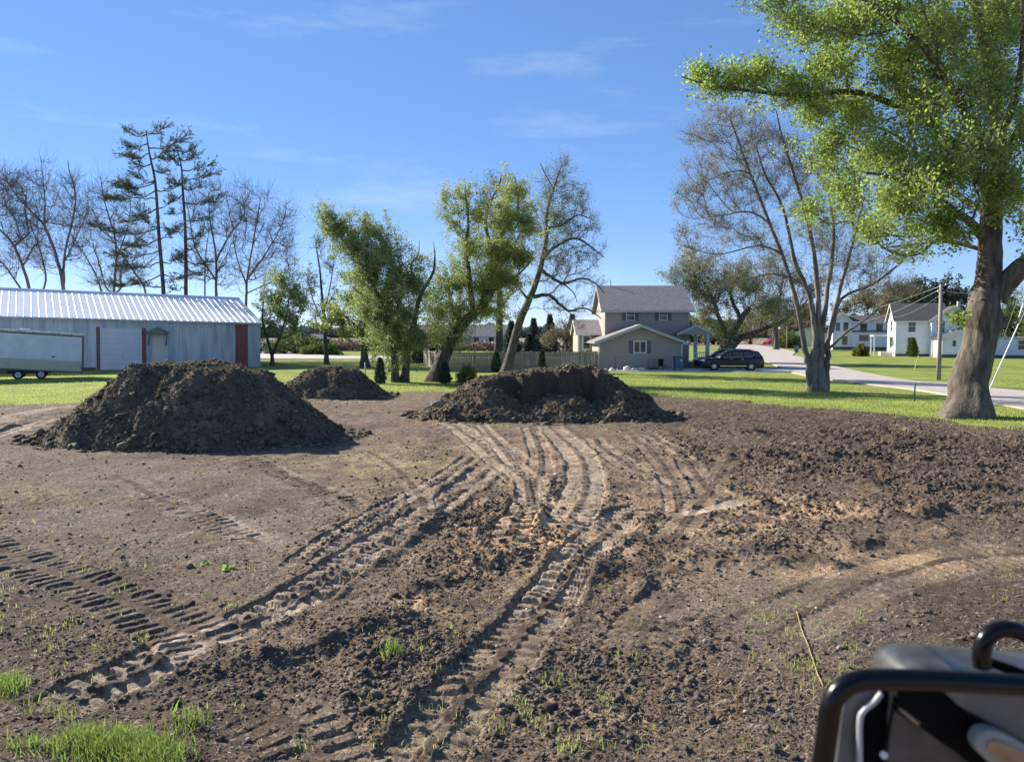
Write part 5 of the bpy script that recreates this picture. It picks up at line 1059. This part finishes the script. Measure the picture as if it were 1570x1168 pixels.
# ---------------------------------------------------------------- vehicles
def car(name,label,loc,rz,L,Wd,Hh,paint,kind='suv',cat='car'):
    root=empty(name,loc,rz,label=label,cat=cat)
    # stations: x (front negative), sill z, belt z, half width ; nose faces -x
    wb=.58*L; xf=-wb/2-.02; xr=wb/2; w=Wd/2; r=.37 if kind!='car' else .33; h=Hh
    st=[(-.5,.42,.62,.62),(-.49,.30,.72,.80),(-.46,.24,.50*h*1.05,.92),(-.40,.22,.555*h,.97),(-.30,.22,.585*h,1.),(-.20,.22,.605*h,1.),(-.06,.22,.615*h,1.),(.12,.22,.625*h,1.),(.30,.22,.635*h,1.),(.42,.23,.635*h,.98),(.475,.26,.60*h,.93),(.497,.34,.52*h,.84)]
    V=[];Fc=[]; ns=10
    for (xx,z0,z1,ww) in st:
        x=xx*L; W_=w*ww
        sec=[(-W_*.86,z0),(-W_*.98,z0+.12),(-W_,z0+(z1-z0)*.55),(-W_*.985,z1-.10),(-W_*.90,z1),(W_*.90,z1),(W_*.985,z1-.10),(W_,z0+(z1-z0)*.55),(W_*.98,z0+.12),(W_*.86,z0)]
        V+=[(x,a,b) for a,b in sec]
    n=len(st)
    for i in range(n-1):
        for k in range(ns): Fc.append((i*ns+k,i*ns+(k+1)%ns,(i+1)*ns+(k+1)%ns,(i+1)*ns+k))
    Fc+=[tuple(range(ns))[::-1],tuple((n-1)*ns+k for k in range(ns))]
    b=MB(); b.add(V,Fc); body=b.build('body',paint,root,True,bevel=.015)
    # cut-outs for the wheels: dark arches standing a touch proud
    gh=[(-.24,.60*h,.605*h,.86),(-.12,.61*h,.86*h,.80),(-.045,.615*h,.955*h,.765),(.08,.62*h,.99*h,.75),(.28,.63*h,.975*h,.74),(.41,.63*h,.90*h,.745),(.485,.61*h,.62*h,.80)] if kind=='suv' else [(-.22,.60*h,.605*h,.86),(-.06,.61*h,.93*h,.78),(.04,.615*h,.99*h,.75),(.2,.62*h,.98*h,.74),(.40,.63*h,.66*h,.80)]
    V=[];Fc=[]
    for (xx,z0,z1,ww) in gh:
        x=xx*L; V+=[(x,-w*.90,z0),(x,-w*ww,z1-.03),(x,-w*ww*.9,z1),(x,w*ww*.9,z1),(x,w*ww,z1-.03),(x,w*.90,z0)]
    for i in range(len(gh)-1):
        for k in range(5): Fc.append((i*6+k,i*6+k+1,(i+1)*6+k+1,(i+1)*6+k))
    Fc+=[tuple(range(6))[::-1],tuple((len(gh)-1)*6+k for k in range(6))]
    b=MB(); b.add(V,Fc); cab=b.build('cabin',paint,root,True)
    for s in (-1,1):
        def pt(x,t):   # on the side of the cabin, t 0 belt .. 1 roof
            xs=[q[0]*L for q in gh]; z0=np.interp(x,xs,[q[1] for q in gh]); z1=np.interp(x,xs,[q[2] for q in gh])-.03; ww=np.interp(x,xs,[q[3] for q in gh])
            return (x,s*(w*.90+(w*ww-w*.90)*t+.012),z0+(z1-z0)*t)
        if kind=='suv': wins=[(-.155,-.015,.10,.80,-.075),(.0,.165,.10,.84,.0),(.18,.30,.10,.82,.0),(.345,.445,.15,.78,.0)]
        else: wins=[(-.14,.02,.10,.80,-.05),(.035,.17,.10,.84,.0),(.18,.28,.12,.75,.0)]
        for (a,c,t0,t1,sh) in wins:
            a0=a*L;c0=c*L; top0=a0-sh*L; 
            top1=c0 if a>-.1 or True else c0
            if a==wins[-1][0]: top1=c0-.035*L
            v=[pt(a0,t0),pt(c0,t0),pt(top1,t1),pt(top0,t1)]
            q=MB(); q.add(v+[(x_,y_-s*.02,z_) for x_,y_,z_ in v],[(0,1,2,3),(4,7,6,5),(0,4,5,1),(1,5,6,2),(2,6,7,3),(3,7,4,0)]); q.build('side_window',M['glass'],root)
        if kind=='suv':
            q=MB().tube([pt(.30*L,.96),pt(.325*L,.9),pt(.335*L,.5),pt(.30*L,.06),pt(0,.03),pt(-.15*L,.03)],.018,5); q.build('chrome_strip',M['chrome'],root)
            MB().box(-.20*L,.22*L,s*w*.985-.03 if s>0 else s*w*.985-.02,s*w*.985+.03,.36,.42).build('sill_trim',M['chrome'],root)
        for xq in (-.01*L,.165*L): MB().box(xq-.14,xq+.02,min(s*w*.985,s*w*1.02),max(s*w*.985,s*w*1.02),.545*h,.56*h).build('door_handle',M['chrome'],root)
        MB().box(-.20*L,-.165*L,min(s*w*.93,s*w*1.12),max(s*w*.93,s*w*1.12),.605*h,.685*h).build('wing_mirror',paint,root,bevel=.03)
        hl=MB(); y_=s*w*.80; hl.box(-.497*L,-.44*L,min(y_,s*w*.97),max(y_,s*w*.97),.44*h,.50*h); hl.build('headlight',M['headlamp'],root,bevel=.03)
        MB().box(.455*L,.492*L,min(s*w*.62,s*w*.95),max(s*w*.62,s*w*.95),.46*h,.56*h).build('tail_light',M['tail'],root,bevel=.02)
        for xw in (xf,xr):
            wo=MB(); yo=s*(w-.055); 
            MB().prism([(xw+ (r+.07)*math.cos(t),r+(r+.07)*math.sin(t)) for t in np.linspace(-.1,math.pi+.1,16)],min(s*w*.9,s*w*1.004),max(s*w*.9,s*w*1.004),0,'y').build('wheel_arch',M['black'],root)
            pts=[]; wo=MB()
            for (rr,yy) in ((.60*r,.125),(.93*r,.125),(r,.09),(r,-.09),(.93*r,-.125),(.6*r,-.125)):
                pts.append((rr,yy))
            N=28; V=[];Fc=[]
            for t in range(N):
                a=2*math.pi*t/N
                for rr,yy in pts: V.append((rr*math.cos(a),yy,rr*math.sin(a)))
            for t in range(N):
                for k in range(6): Fc.append((t*6+k,t*6+(k+1)%6,((t+1)%N)*6+(k+1)%6,((t+1)%N)*6+k))
            wo.add(V,Fc); wh=wo.build('wheel',M['rubber'],root,True); wh.location=(xw,yo,r)
            rm=MB()
            rm.prism([(.60*r*math.cos(t),.60*r*math.sin(t)) for t in np.linspace(0,2*math.pi,25)[:-1]],-.06,.06,1,'y')
            yf=s*.10
            for k in range(6):
                a=2*math.pi*k/6; ca,sa=math.cos(a),math.sin(a); q=[(.05*r,-.09*r),(.62*r,-.07*r),(.62*r,.07*r),(.05*r,.09*r)]
                rm.prism([(u*ca-v*sa,u*sa+v*ca) for u,v in q],min(yf,yf-.035*s),max(yf,yf-.035*s)+.001,0,'y')
            rm.prism([(.17*r*math.cos(t),.17*r*math.sin(t)) for t in np.linspace(0,2*math.pi,13)[:-1]],min(yf-.04*s,yf+.01*s),max(yf-.04*s,yf+.01*s),0,'y')
            ring=[(.68*r,.60*r)]
            for t in range(24):
                a0,a1=2*math.pi*t/24,2*math.pi*(t+1)/24
                rm.add([(.70*r*math.cos(a0),yf,.70*r*math.sin(a0)),(.58*r*math.cos(a0),yf,.58*r*math.sin(a0)),(.58*r*math.cos(a1),yf,.58*r*math.sin(a1)),(.70*r*math.cos(a1),yf,.70*r*math.sin(a1)),
                        (.70*r*math.cos(a0),yf-.05*s,.70*r*math.sin(a0)),(.58*r*math.cos(a0),yf-.05*s,.58*r*math.sin(a0)),(.58*r*math.cos(a1),yf-.05*s,.58*r*math.sin(a1)),(.70*r*math.cos(a1),yf-.05*s,.70*r*math.sin(a1))],[(0,1,2,3),(4,7,6,5),(0,3,7,4),(1,5,6,2)],0)
            rm.build('rim',[M['alloy'],M['black']],wh)
    ws=gh[0:3]; q=MB(); a,b_,c_=gh[0],gh[1],gh[2]
    V=[(a[0]*L+.05-.02,-w*.82,a[2]+.03),(a[0]*L+.05-.02,w*.82,a[2]+.03),(c_[0]*L-.12,w*.66,c_[2]-.02),(c_[0]*L-.12,-w*.66,c_[2]-.02)]
    q.add(V+[(x_+.03,y_,z_-.03) for x_,y_,z_ in V],[(0,1,2,3),(4,7,6,5),(0,4,5,1),(1,5,6,2),(2,6,7,3),(3,7,4,0)]); q.build('windscreen',M['glass'],root)
    if kind=='suv': MB().tube([(-.02*L,-w*.62,h*.985),(.1*L,-w*.64,h*1.012),(.33*L,-w*.62,h*.985)],.02,5).tube([(-.02*L,w*.62,h*.985),(.1*L,w*.64,h*1.012),(.33*L,w*.62,h*.985)],.02,5).build('roof_rail',M['chrome'],root)
    MB().box(-.503*L,-.48*L,-w*.5,w*.5,.30,.50*h*.9).build('grille',M['black'],root,bevel=.02)
    MB().box(.488*L,.503*L,-.26,.26,.42*h,.49*h).build('number_plate',M['white'],root)
    return root
M['headlamp']=mat('headlamp',(.75,.78,.8),.15,.2,var=.05); M['tail']=mat('tail_lamp',(.25,.02,.02),.2,var=.1)
M['paint_dark']=mat('dark_car_paint',(.012,.014,.020),.18,.3,var=.1,spec=.6); M['paint_black']=mat('black_car_paint',(.014,.015,.017),.22,.2,var=.1,spec=.6)
M['paint_red']=mat('red_car_paint',(.45,.02,.03),.25,.2,var=.05); M['paint_white']=mat('white_car_paint',(.72,.72,.72),.3,var=.04)
cA=(X(1121.5,65.3),65.3); car('parked_suv','dark parked sport utility vehicle on the driveway, nearest the camera',(cA[0],cA[1],RZ),math.radians(-9),5.15,1.98,1.78,M['paint_dark'])
car('parked_car','black parked car mostly hidden behind the nearer dark vehicle',(X(1107,69.2),69.2,RZ),math.radians(-8),4.9,1.9,1.72,M['paint_black'])
car('red_car','small red car parked far down the street, beside the teal shed',(X(1173,216),212,RZ),math.radians(35),4.6,1.9,1.65,M['paint_red'])
car('white_pickup','white vehicle on the lane just right of the barn corner',(X(404,124),124,.07),math.radians(60),5.2,1.95,1.75,M['paint_white'])
rw=empty('utility_trailer',(X(731,146),146,.0),.05,label='low red utility trailer in front of the pale ranch house, just above the fence',cat='trailer')
MB().box(-1.3,1.3,-.6,.6,.45,.52).box(-1.3,1.3,-.62,-.58,.52,.95).box(-1.3,1.3,.58,.62,.52,.95).box(-1.34,-1.3,-.6,.6,.52,.95).build('bed',M['paint_red'],rw)
MB().tube([(1.3,0,.48),(2.2,0,.42)],.04,6).build('hitch',M['black'],rw)
for q in (-.68,.68): MB().tube([(0,q-.08,.3),(0,q+.08,.3)],.3,16).build('wheel',M['rubber'],rw)
# --- box trailer
Yt=55.; tr=empty('cargo_trailer',(X(126,Yt),Yt,0),math.radians(28),label='old white enclosed cargo trailer with a stained roof, parked before the barn',cat='trailer')
TZ0,TZ1=.46,3.12; tl=8.2; th=math.radians(4.3)
body=empty('body_tilt',(0,0,0)); bpy.data.objects.remove(body)
def TP(x,z): return (x*math.cos(th)+z*math.sin(th)*0, z - x*math.sin(th))
def tbox(mb,x0,x1,y0,y1,z0,z1,mi=0):
    v=[]
    for z in (z0,z1):
        for y in (y0,y1):
            for x in (x0,x1):
                xx=x+.035*(z-TZ0)*(1 if x>-.5 else 0); v.append((xx,y,z-x*math.sin(th)))
    mb.add(v,[(0,2,3,1),(4,5,7,6),(0,1,5,4),(2,6,7,3),(0,4,6,2),(1,3,7,5)],mi)
b=MB(); tbox(b,-tl,0,0,2.3,TZ0+.72,TZ1-.12); M['tr_white']=mat('faded_white_panel',(.60,.66,.72),.5,var=.12,scale=1.2); b.build('upper_panel',M['tr_white'],tr)
b=MB(); tbox(b,-tl,0,.003,2.297,TZ0,TZ0+.717); b.build('lower_panel',mat('tan_panel',(.46,.46,.34),.6,var=.08),tr)
b=MB(); tbox(b,-tl-.03,.03,-.03,2.33,TZ1-.12,TZ1+.03); b.build('roof',mat('stained_roof',(.42,.36,.31),.8,var=.35,scale=6,col2=(.62,.58,.55)),tr,bevel=.03)
b=MB(); tbox(b,-.06,.04,-.02,.06,TZ0-.03,TZ1-.1); tbox(b,-.06,.04,2.24,2.32,TZ0-.03,TZ1-.1); tbox(b,-tl,0,-.012,.0,TZ1-.22,TZ1-.12); tbox(b,-tl,0,0.02,.1,TZ0-.10,TZ0-.003); b.build('edge_rail',mat('dark_rail',(.12,.13,.14),.6,.3),tr)
b=MB(); tbox(b,-3.75,-3.2,.8,1.3,TZ1+.03,TZ1+.16); b.build('roof_vent',M['white'],tr,bevel=.03)
b=MB(); tbox(b,-1.86,-1.66,-.02,0,1.38,1.46); b.build('latch',M['black'],tr)
b=MB(); tbox(b,-.12,-.03,-.03,-.0,.68,.80); b.build('marker_lamp',M['tail'],tr)
for px,xw in ((26.5,-3.93),(62,-2.56)):
    pass
    for yy,s in ((.16,-1),(2.1,1)):
        w_=MB(); r=.33; N=24; V=[];Fc=[];prof_=[(.6*r,.1),(.93*r,.1),(r,.07),(r,-.07),(.93*r,-.1),(.6*r,-.1)]
        for t in range(N):
            a=2*math.pi*t/N
            for rr,y_ in prof_: V.append((rr*math.cos(a),y_,rr*math.sin(a)))
        for t in range(N):
            for k in range(6): Fc.append((t*6+k,t*6+(k+1)%6,((t+1)%N)*6+(k+1)%6,((t+1)%N)*6+k))
        w_.add(V,Fc); wh=w_.build('wheel',M['rubber'],tr,True); wh.location=(xw,yy,r)
        q=MB(); q.prism([(.62*r*math.cos(t),.62*r*math.sin(t)) for t in np.linspace(0,2*math.pi,25)[:-1]],-.05,.05,0,'y')
        for k in range(5):
            a=2*math.pi*k/5; q.prism([(.38*r*math.cos(a)+.10*r*math.cos(t),.38*r*math.sin(a)+.10*r*math.sin(t)) for t in np.linspace(0,2*math.pi,9)[:-1]],s*.05 if s<0 else .05,s*.054 if s<0 else .054,1,'y') if False else None
            c0,s0=.42*r*math.cos(a),.42*r*math.sin(a); lo,hi=sorted((s*.051,s*.062)); q.prism([(c0+.11*r*math.cos(t),s0+.11*r*math.sin(t)) for t in np.linspace(0,2*math.pi,9)[:-1]],lo,hi,1,'y')
        lo,hi=sorted((s*.05,s*.08)); q.prism([(.16*r*math.cos(t),.16*r*math.sin(t)) for t in np.linspace(0,2*math.pi,13)[:-1]],lo,hi,1,'y')
        q.build('rim',[M['white'],M['black']],wh)
    MB().tube([(xw,.2,.33),(xw,2.06,.33)],.04,8).build('axle',M['rubber'],tr)
xw=-3.25; MB().box(xw-1.3,xw+1.3,.12,.25,.42,.62).build('axle_beam',M['rubber'],tr)
# ---------------------------------------------------------------- yard things
M['bin_blue']=mat('blue_bin_plastic',(.045,.10,.19),.5,var=.1)
def bin_(loc,rz,label,s=1.):
    r=empty('wheeled_bin',loc,rz,label=label,cat='bin',group='blue wheeled bins')
    b=MB(); b.add([(-.26*s,-.28*s,.06),(.26*s,-.28*s,.06),(.26*s,.3*s,.06),(-.26*s,.3*s,.06),(-.34*s,-.38*s,1.0*s),(.34*s,-.38*s,1.0*s),(.34*s,.36*s,1.0*s),(-.34*s,.36*s,1.0*s)],[(0,3,2,1),(4,5,6,7),(0,1,5,4),(1,2,6,5),(2,3,7,6),(3,0,4,7)]); b.build('body',M['bin_blue'],r,bevel=.03)
    MB().box(-.37*s,.37*s,-.42*s,.40*s,1.0*s,1.07*s).build('lid',M['bin_blue'],r,bevel=.03); MB().tube([(-.3*s,.44*s,.97*s),(.3*s,.44*s,.97*s)],.02,6).build('handle',M['black'],r)
    for q in (-.24,.24): MB().tube([(q*s-.03,.3*s,.12),(q*s+.03,.3*s,.12)],.12,12).build('wheel',M['rubber'],r)
    MB().add([(.06*s,-.352*s,.72*s),(.14*s,-.352*s,.72*s),(.14*s,-.368*s,.86*s),(.06*s,-.368*s,.86*s)],[(0,1,2,3)]) 
    b=MB(); b.box(.05*s,.14*s,-.385*s,-.34*s,.70*s,.85*s); b.build('emblem',M['white'],r); return r
bin_((X(1040.5,65.4),65.4,RZ-.01),.1,'blue wheeled bin by the garage corner of the grey house',1.12)
bin_((X(1221,128),128,.0),-.4,'distant blue wheeled bin standing on the grass verge past the driveway',1.1)
rock(1038,568.5,64.6,(.25,.2,.2),'dark round rock at the foot of the blue bin',m='stone',z=.12)
for k_i,(px,r,lab) in enumerate([(939,(.26,.22,.17),'pale rock at the left end of the row below the garage wall'),(946,(.16,.14,.10),'small pale rock beside the leftmost rock of the row'),(961,(.30,.2,.26),'tallest pinkish rock in the row below the garage window'),(973,(.28,.2,.16),'low whitish rock in the middle of the row by the garage'),(984,(.27,.2,.2),'whitish rock at the right end of the row by the garage'),(929,(.2,.15,.12),'small rock at the far left beside the fence end')]):
    rock(px,566,65.2,r,lab,'pale rocks along the garage wall',z=r[2]*.7)
rock(1174,568,63.5,(.28,.12,.06),'flat white stone on the grass behind the parked vehicle',z=.06)
# garden chair and wire panel
gc=empty('garden_chair',(X(1016,66),66,.0),.5,label='dark folding garden chair against the garage wall, left of the blue bin',cat='chair')
MB().box(-.25,.25,-.25,.22,.40,.45).build('seat',M['black'],gc); MB().box(-.25,.25,.2,.25,.45,1.0).build('backrest',M['black'],gc)
for a in (-.23,.23):
    for c in (-.22,.22): MB().tube([(a,c,0),(a,c,.42)],.018,6).build('leg',M['black'],gc)
wp=empty('wire_panel',(X(994,66.3),66.3,0),0,label='low dark metal frame leaning at the garage wall under the window',cat='frame')
MB().tube([(0,0,0),(0,0,.95),(.92,0,.95),(.92,0,0)],.022,6).tube([(0,0,.4),(.92,0,.4)],.015,5).build('frame_tube',M['black'],wp)
MB().box(.06,.86,-.02,.02,.05,.30).build('grey_box',M['foundation'],wp)
# fence posts in the lawn
def post(px,base,top,rad,m,label,cat='post',name='post',group=None,Y=None,capm=None):
    p=G(px,base) if Y is None else np.array([*at(px,base,Y)[:2],0]); h=at(px,top,p[1])[2]
    b=MB().tube([(0,0,-.2),(0,0,h-.02),(0,0,h)],[rad,rad,rad*.7],8).build(name,m,None,True); b.location=p; 
    return tag(b,label,cat,group)
post(627,588,557,.055,M['bark_dark'],'short dark metal post on the lawn between the two leafy trees')
post(560,577,556,.05,M['steel'],'short pale post just left of the narrow arborvitae')
post(1402,616.5,587,.035,mat('blue_stake_paint',(.05,.08,.15),.5),'thin dark blue stake on the grass before the street','stake','stake')
# utility pole and wires
Yp=53.; p=np.array([X(1440,Yp),Yp,0]); zt=Zp(436,Yp)
up=empty('utility_pole',p,label='weathered utility pole with service wires on the far side of the street',cat='utility pole')
MB().tube([(0,0,-.3),(0,0,zt*.5),(-.05,0,zt)],[.165,.14,.105],12).build('pole',M['wood_pole'],up,True)
MB().tube([(-.05,0,zt-.1),(.25,-.05,zt-.05)],.02,6).tube([(-.05,0,zt-.55),(-.25,-.05,zt-.5)],.02,6).build('bracket',M['steel'],up)
for q in ((.25,-.05,zt-.02),(-.25,-.05,zt-.47),(.1,-.1,zt-.58)): MB().tube([(q[0],q[1],q[2]-.05),(q[0],q[1],q[2]+.08)],[.05,.035],8).build('insulator',M['white'],up)
M['wire']=mat('pale_wire',(.34,.34,.34),.4,.3,var=.05)
def wire(label,a,b_,sag,r,group='overhead service wires',m='wire'):
    a=Vector(a);b_=Vector(b_); pts=[a.lerp(b_,t)-Vector((0,0,4*sag*t*(1-t))) for t in np.linspace(0,1,20)]
    o=MB().tube([q-a for q in pts],r,6).build('overhead_wire',M[m],None,True); o.location=a; return tag(o,label,'wire',group)
T_=Vector(p)+Vector((0,0,zt))
P2v=Vector((X(1760,48),48,9.5))
wire('upper wire running right from the pole top to behind the great trunk',T_+Vector((.25,-.05,.05)),(*at(1600,441,50),),.12,.010)
wire('lower wire running right from the pole, level behind the great trunk',T_+Vector((.1,-.1,-.5)),(*at(1600,452,49),),.10,.013)
wire('wire sloping left from the pole to the far white house',T_+Vector((-.25,-.05,-.4)),(*at(1300,492,150),),.9,.017)
wire('wire running left from the pole past the white gable',T_+Vector((-.05,0,-.1)),(*at(1255,478,170),),1.2,.017)
wire('short wire from the pole to the farmhouse gable',T_+Vector((-.05,-.05,-.7)),(*at(1364,486,107.5),),.5,.013)
gy=G(1517,597); topg=at(1650,300,gy[1]+4)
o=MB().tube([(0,0,-.1),tuple(Vector(topg)-Vector(gy))],.012,6).build('guy_wire',M['wire'],None,True); o.location=gy; tag(o,'guy wire rising to the right beside the great trunk','wire')
d_=(Vector(topg)-Vector(gy)).normalized(); MB_=MB().tube([tuple(d_*.1),tuple(d_*4.6)],.042,8).build('guard_sleeve',M['white'],o,True)
g2=G(1530,590); t2=at(1640,240,g2[1]); o2=MB().tube([(0,0,2.2),tuple(Vector(t2)-Vector(g2))],.018,6).build('guy_wire',M['wire'],None,True); o2.location=g2; tag(o2,'second guy wire, thinner and steeper, right of the great trunk','wire')
MB().tube([tuple((Vector(t2)-Vector(g2))*.30),tuple((Vector(t2)-Vector(g2))*.36)],.05,8).build('guy_insulator',M['white'],o2,True)
yg=G(1399,576); ty=at(1408,545,yg[1]+.6); o3=MB().tube([(0,0,-.1),tuple(Vector(ty)-Vector(yg))],.022,8).build('guy_marker',mat('yellow_plastic',(.62,.55,.10),.5),None,True); o3.location=yg; tag(o3,'slanting yellow guy-wire marker on the grass left of the utility pole','marker')
far=empty('utility_pole',(X(1184,190),190,0),label='distant slim pole at the street bend left of the blue bin',cat='utility pole')
MB().tube([(-7,-5,-.2),(-7,-5,.0)],.12,6); MB().tube([(0,0,-.2),(0,0,8.2)],[.16,.11],8).build('pole',M['wood_pole'],far,True); MB().box(-.9,.9,-.06,.06,7.4,7.55).build('crossarm',M['wood_pole'],far)
post(1206,534.5,500,.11,M['wood_pole'],'distant post in front of the twiggy bush at the bend',Y=160)
# yellow string on the soil, loader
M['twine']=mat('yellow_twine',(.34,.26,.10),.9)
pts=[G(*q) for q in ((1221,942),(1232,975),(1241,1000),(1250,1030),(1262,1058))]
C_=crom(pts,8); zc=soil_z(C_[:,0],C_[:,1])+.014; C_[:,2]=zc
o=MB().tube([tuple(c-C_[0]) for c in C_],.007,5).build('yellow_twine',M['twine'],None,True); o.location=C_[0]; tag(o,'length of yellow twine lying on the soil left of the machine rail','twine')
# seedlings with round leaves
for (px,py,lab) in ((350,881,'bright green broad-leaved seedling, larger one in the left soil'),(315,872,'smaller green seedling left of the larger seedling')):
    p=G(px,py); z=soil_z(np.array([p[0]]),np.array([p[1]]))[0]; r=empty('seedling',(p[0],p[1],z),label=lab,cat='seedling'); n=9; a=np.arange(n)*2.4; D=np.stack([np.cos(a),np.sin(a),.6+0*a],-1)
    mesh_np('leaves',leaf_quads(np.zeros((n,3))+D*.02,.085 if px>330 else .06,0,.75,D),np.arange(n*4).reshape(-1,4),[M['lush']],r); MB().tube([(0,0,-.02),(0,0,.04)],.006,5).build('stem',M['lush'],r)
# ---------------------------------------------------------------- machine at the lower right
YL=1.45
ld=empty('wheel_loader',(0.62,YL,1.9),label='black rails and grey mirror housing of the machine, bottom right corner',cat='machine')
def rel(p): return tuple(Vector(p)-Vector(ld.location))
def lp(px,py,Y=YL): return rel(at(px,py,Y))
M['rail_black']=mat('gloss_black_tube',(.003,.003,.004),.24,var=.1,spec=.28)
M['panel_grey']=mat('dull_grey_panel',(.032,.033,.035),.4,var=.35,scale=14,col2=(.055,.055,.053),detail=6,spec=.5)
M['panel_light']=mat('worn_light_panel',(.10,.10,.10),.4,var=.3,scale=12)
M['brace_black']=mat('matt_black_steel',(.003,.003,.0035),.8,var=.1,spec=.1)
def smooth_path(pts,n=8): return [tuple(q) for q in crom([np.array(p) for p in pts],n)]
def rr(px,Y=YL): return px/F*Y
pth=[lp(1232,1330),lp(1250,1240),lp(1263,1160),lp(1270,1110),lp(1276,1078),lp(1292,1055),lp(1318,1043),lp(1350,1041),lp(1420,1042),lp(1500,1046),lp(1600,1052),lp(1760,1062)]
MB().tube(smooth_path(pth),rr(16.5),20).build('hand_rail',M['rail_black'],ld,True)
Yu=1.6
pth=[lp(1506,1022,Yu),lp(1505,1000,Yu),lp(1511,980,Yu),lp(1526,967,Yu),lp(1545,964,Yu),lp(1566,969,Yu),lp(1600,990,Yu),lp(1680,1050,Yu)]
MB().tube(smooth_path(pth),rr(13.5,Yu),18).build('upper_rail',M['rail_black'],ld,True)
MB().tube([lp(1500,1008,Yu+.05),lp(1560,1030,Yu+.05),lp(1640,1062,Yu+.05)],rr(8,Yu),12).build('stay',M['brace_black'],ld,True)
# rounded housing behind the rail: lofted super-ellipse running to the right
def loft(name,sections,m,bevel=0,smooth=True,cap=True):
    b=MB(); n=len(sections[0]); vs=[v for s_ in sections for v in s_]; fs=[]
    for i in range(len(sections)-1):
        for k in range(n): fs.append((i*n+k,i*n+(k+1)%n,(i+1)*n+(k+1)%n,(i+1)*n+k))
    if cap: fs+= [tuple(range(n))[::-1],tuple((len(sections)-1)*n+k for k in range(n))]
    b.add(vs,fs); return b.build(name,m,ld,smooth,bevel)
Yh=1.85; sec=[]
c0=np.array(at(1440,1040,Yh)); 
for (px,sc) in ((1362,.25),(1364,.55),(1370,.8),(1382,.94),(1400,1.),(1430,1.02),(1436,1.03),(1437,.985),(1470,.98),(1540,.96),(1700,.9)):
    cx=at(px,1040,Yh)[0]; s_=[]
    for k in range(28):
        a=2*math.pi*k/28; ca,sa=math.cos(a),math.sin(a); r_=(abs(ca)**3+abs(sa)**3)**(-1/3)
        s_.append(rel((cx+.02*0,Yh+.14*sc*r_*ca*1.0,c0[2]-.02+rr(52,Yh)*sc*r_*sa-(px-1400)/F*.10)))
    sec.append(s_)
loft('housing',sec,M['panel_grey'])
# panels under the rail
def slab(name,pix,Y,th,m,bevel=.004,dy=None):
    b=MB(); n=len(pix); A=[lp(x,y,Y+(dy[i] if dy else 0)) for i,(x,y) in enumerate(pix)]; B=[(a[0]*1.0,a[1]+th,a[2]) for a in A]
    b.add(A+B,[tuple(range(n)),tuple(range(n,2*n))[::-1]]+[(i,n+i,n+(i+1)%n,(i+1)%n) for i in range(n)]); return b.build(name,m,ld,False,bevel)
slab('side_panel',[(1296,1075),(1304,1058),(1330,1046),(1700,1056),(1700,1330),(1270,1330)],1.62,.02,M['panel_grey'])
slab('light_panel',[(1292,1090),(1302,1062),(1322,1050),(1352,1050),(1352,1062),(1334,1078),(1322,1096),(1316,1180),(1312,1330),(1262,1330)],1.60,.012,M['panel_light'])
MB().tube(smooth_path([lp(1352,1062,1.585),(lp(1340,1076,1.585)),lp(1324,1090,1.585),lp(1318,1110,1.585),lp(1318,1190,1.585),lp(1314,1330,1.585)],5),rr(4.5,1.58),12).build('lit_rim_edge',mat('rim_highlight',(.42,.42,.42),.4),ld,True)  # pale tube: the bright highlight on the panel rim is put into its colour
slab('inner_panel',[(1326,1100),(1336,1084),(1366,1058),(1366,1330),(1320,1330)],1.61,.02,M['brace_black'])
slab('rear_panel',[(1368,1058),(1372,1088),(1420,1118),(1500,1175),(1560,1330),(1350,1330)],1.59,.02,M['panel_grey'])
slab('diagonal_brace',[(1376,1056),(1440,1056),(1500,1106),(1640,1170),(1700,1210),(1700,1330),(1560,1330),(1500,1180),(1420,1112),(1374,1080)],1.555,.04,M['brace_black'])
slab('upper_panel',[(1444,1054),(1700,1062),(1700,1220),(1600,1152),(1520,1110),(1470,1082)],1.54,.015,M['panel_light'],dy=None)
MB().tube([lp(1370,1066,1.56),lp(1356,1152,1.56)],rr(4,1.56),8).build('strut',M['brace_black'],ld,True)
MB().tube([rel(at(1355.5,1157,1.57)),rel(at(1355.5,1157,1.545))],rr(6,1.55),10).build('bolt',M['steel'],ld)
MB().tube([lp(1380,1085,1.58),lp(1408,1108,1.58)],rr(4,1.58),8).build('worn_edge',mat('bare_metal_edge',(.30,.24,.18),.5),ld,True)
def oval(name,cx,cy,rx,ry,rot_,Y,th,m,parent):
    b=MB(); n=28; c,s_=math.cos(rot_),math.sin(rot_); A=[]
    for k in range(n):
        a=2*math.pi*k/n; ca,sa=math.cos(a),math.sin(a); r_=(abs(ca)**2.6+abs(sa)**2.6)**(-1/2.6); u,v=rx*r_*ca,ry*r_*sa; A.append(at(cx+u*c-v*s_,cy+u*s_+v*c,Y))
    A=[rel(a) for a in A]; B=[(a[0],a[1]+th,a[2]) for a in A]
    b.add(A+B,[tuple(range(n)),tuple(range(n,2*n))[::-1]]+[(i,n+i,n+(i+1)%n,(i+1)%n) for i in range(n)]); return b.build(name,m,parent,True,.003)
ml_=oval('marker_lamp',1552,1160,62,26,math.radians(30),1.50,.03,mat('lamp_surround',(.22,.23,.21),.35),ld)
ln=oval('lens',1556,1163,46,15,math.radians(30),1.494,.01,mat('amber_lens',(.30,.17,.09),.3,var=.35,scale=20),ld); ln.parent=ml_
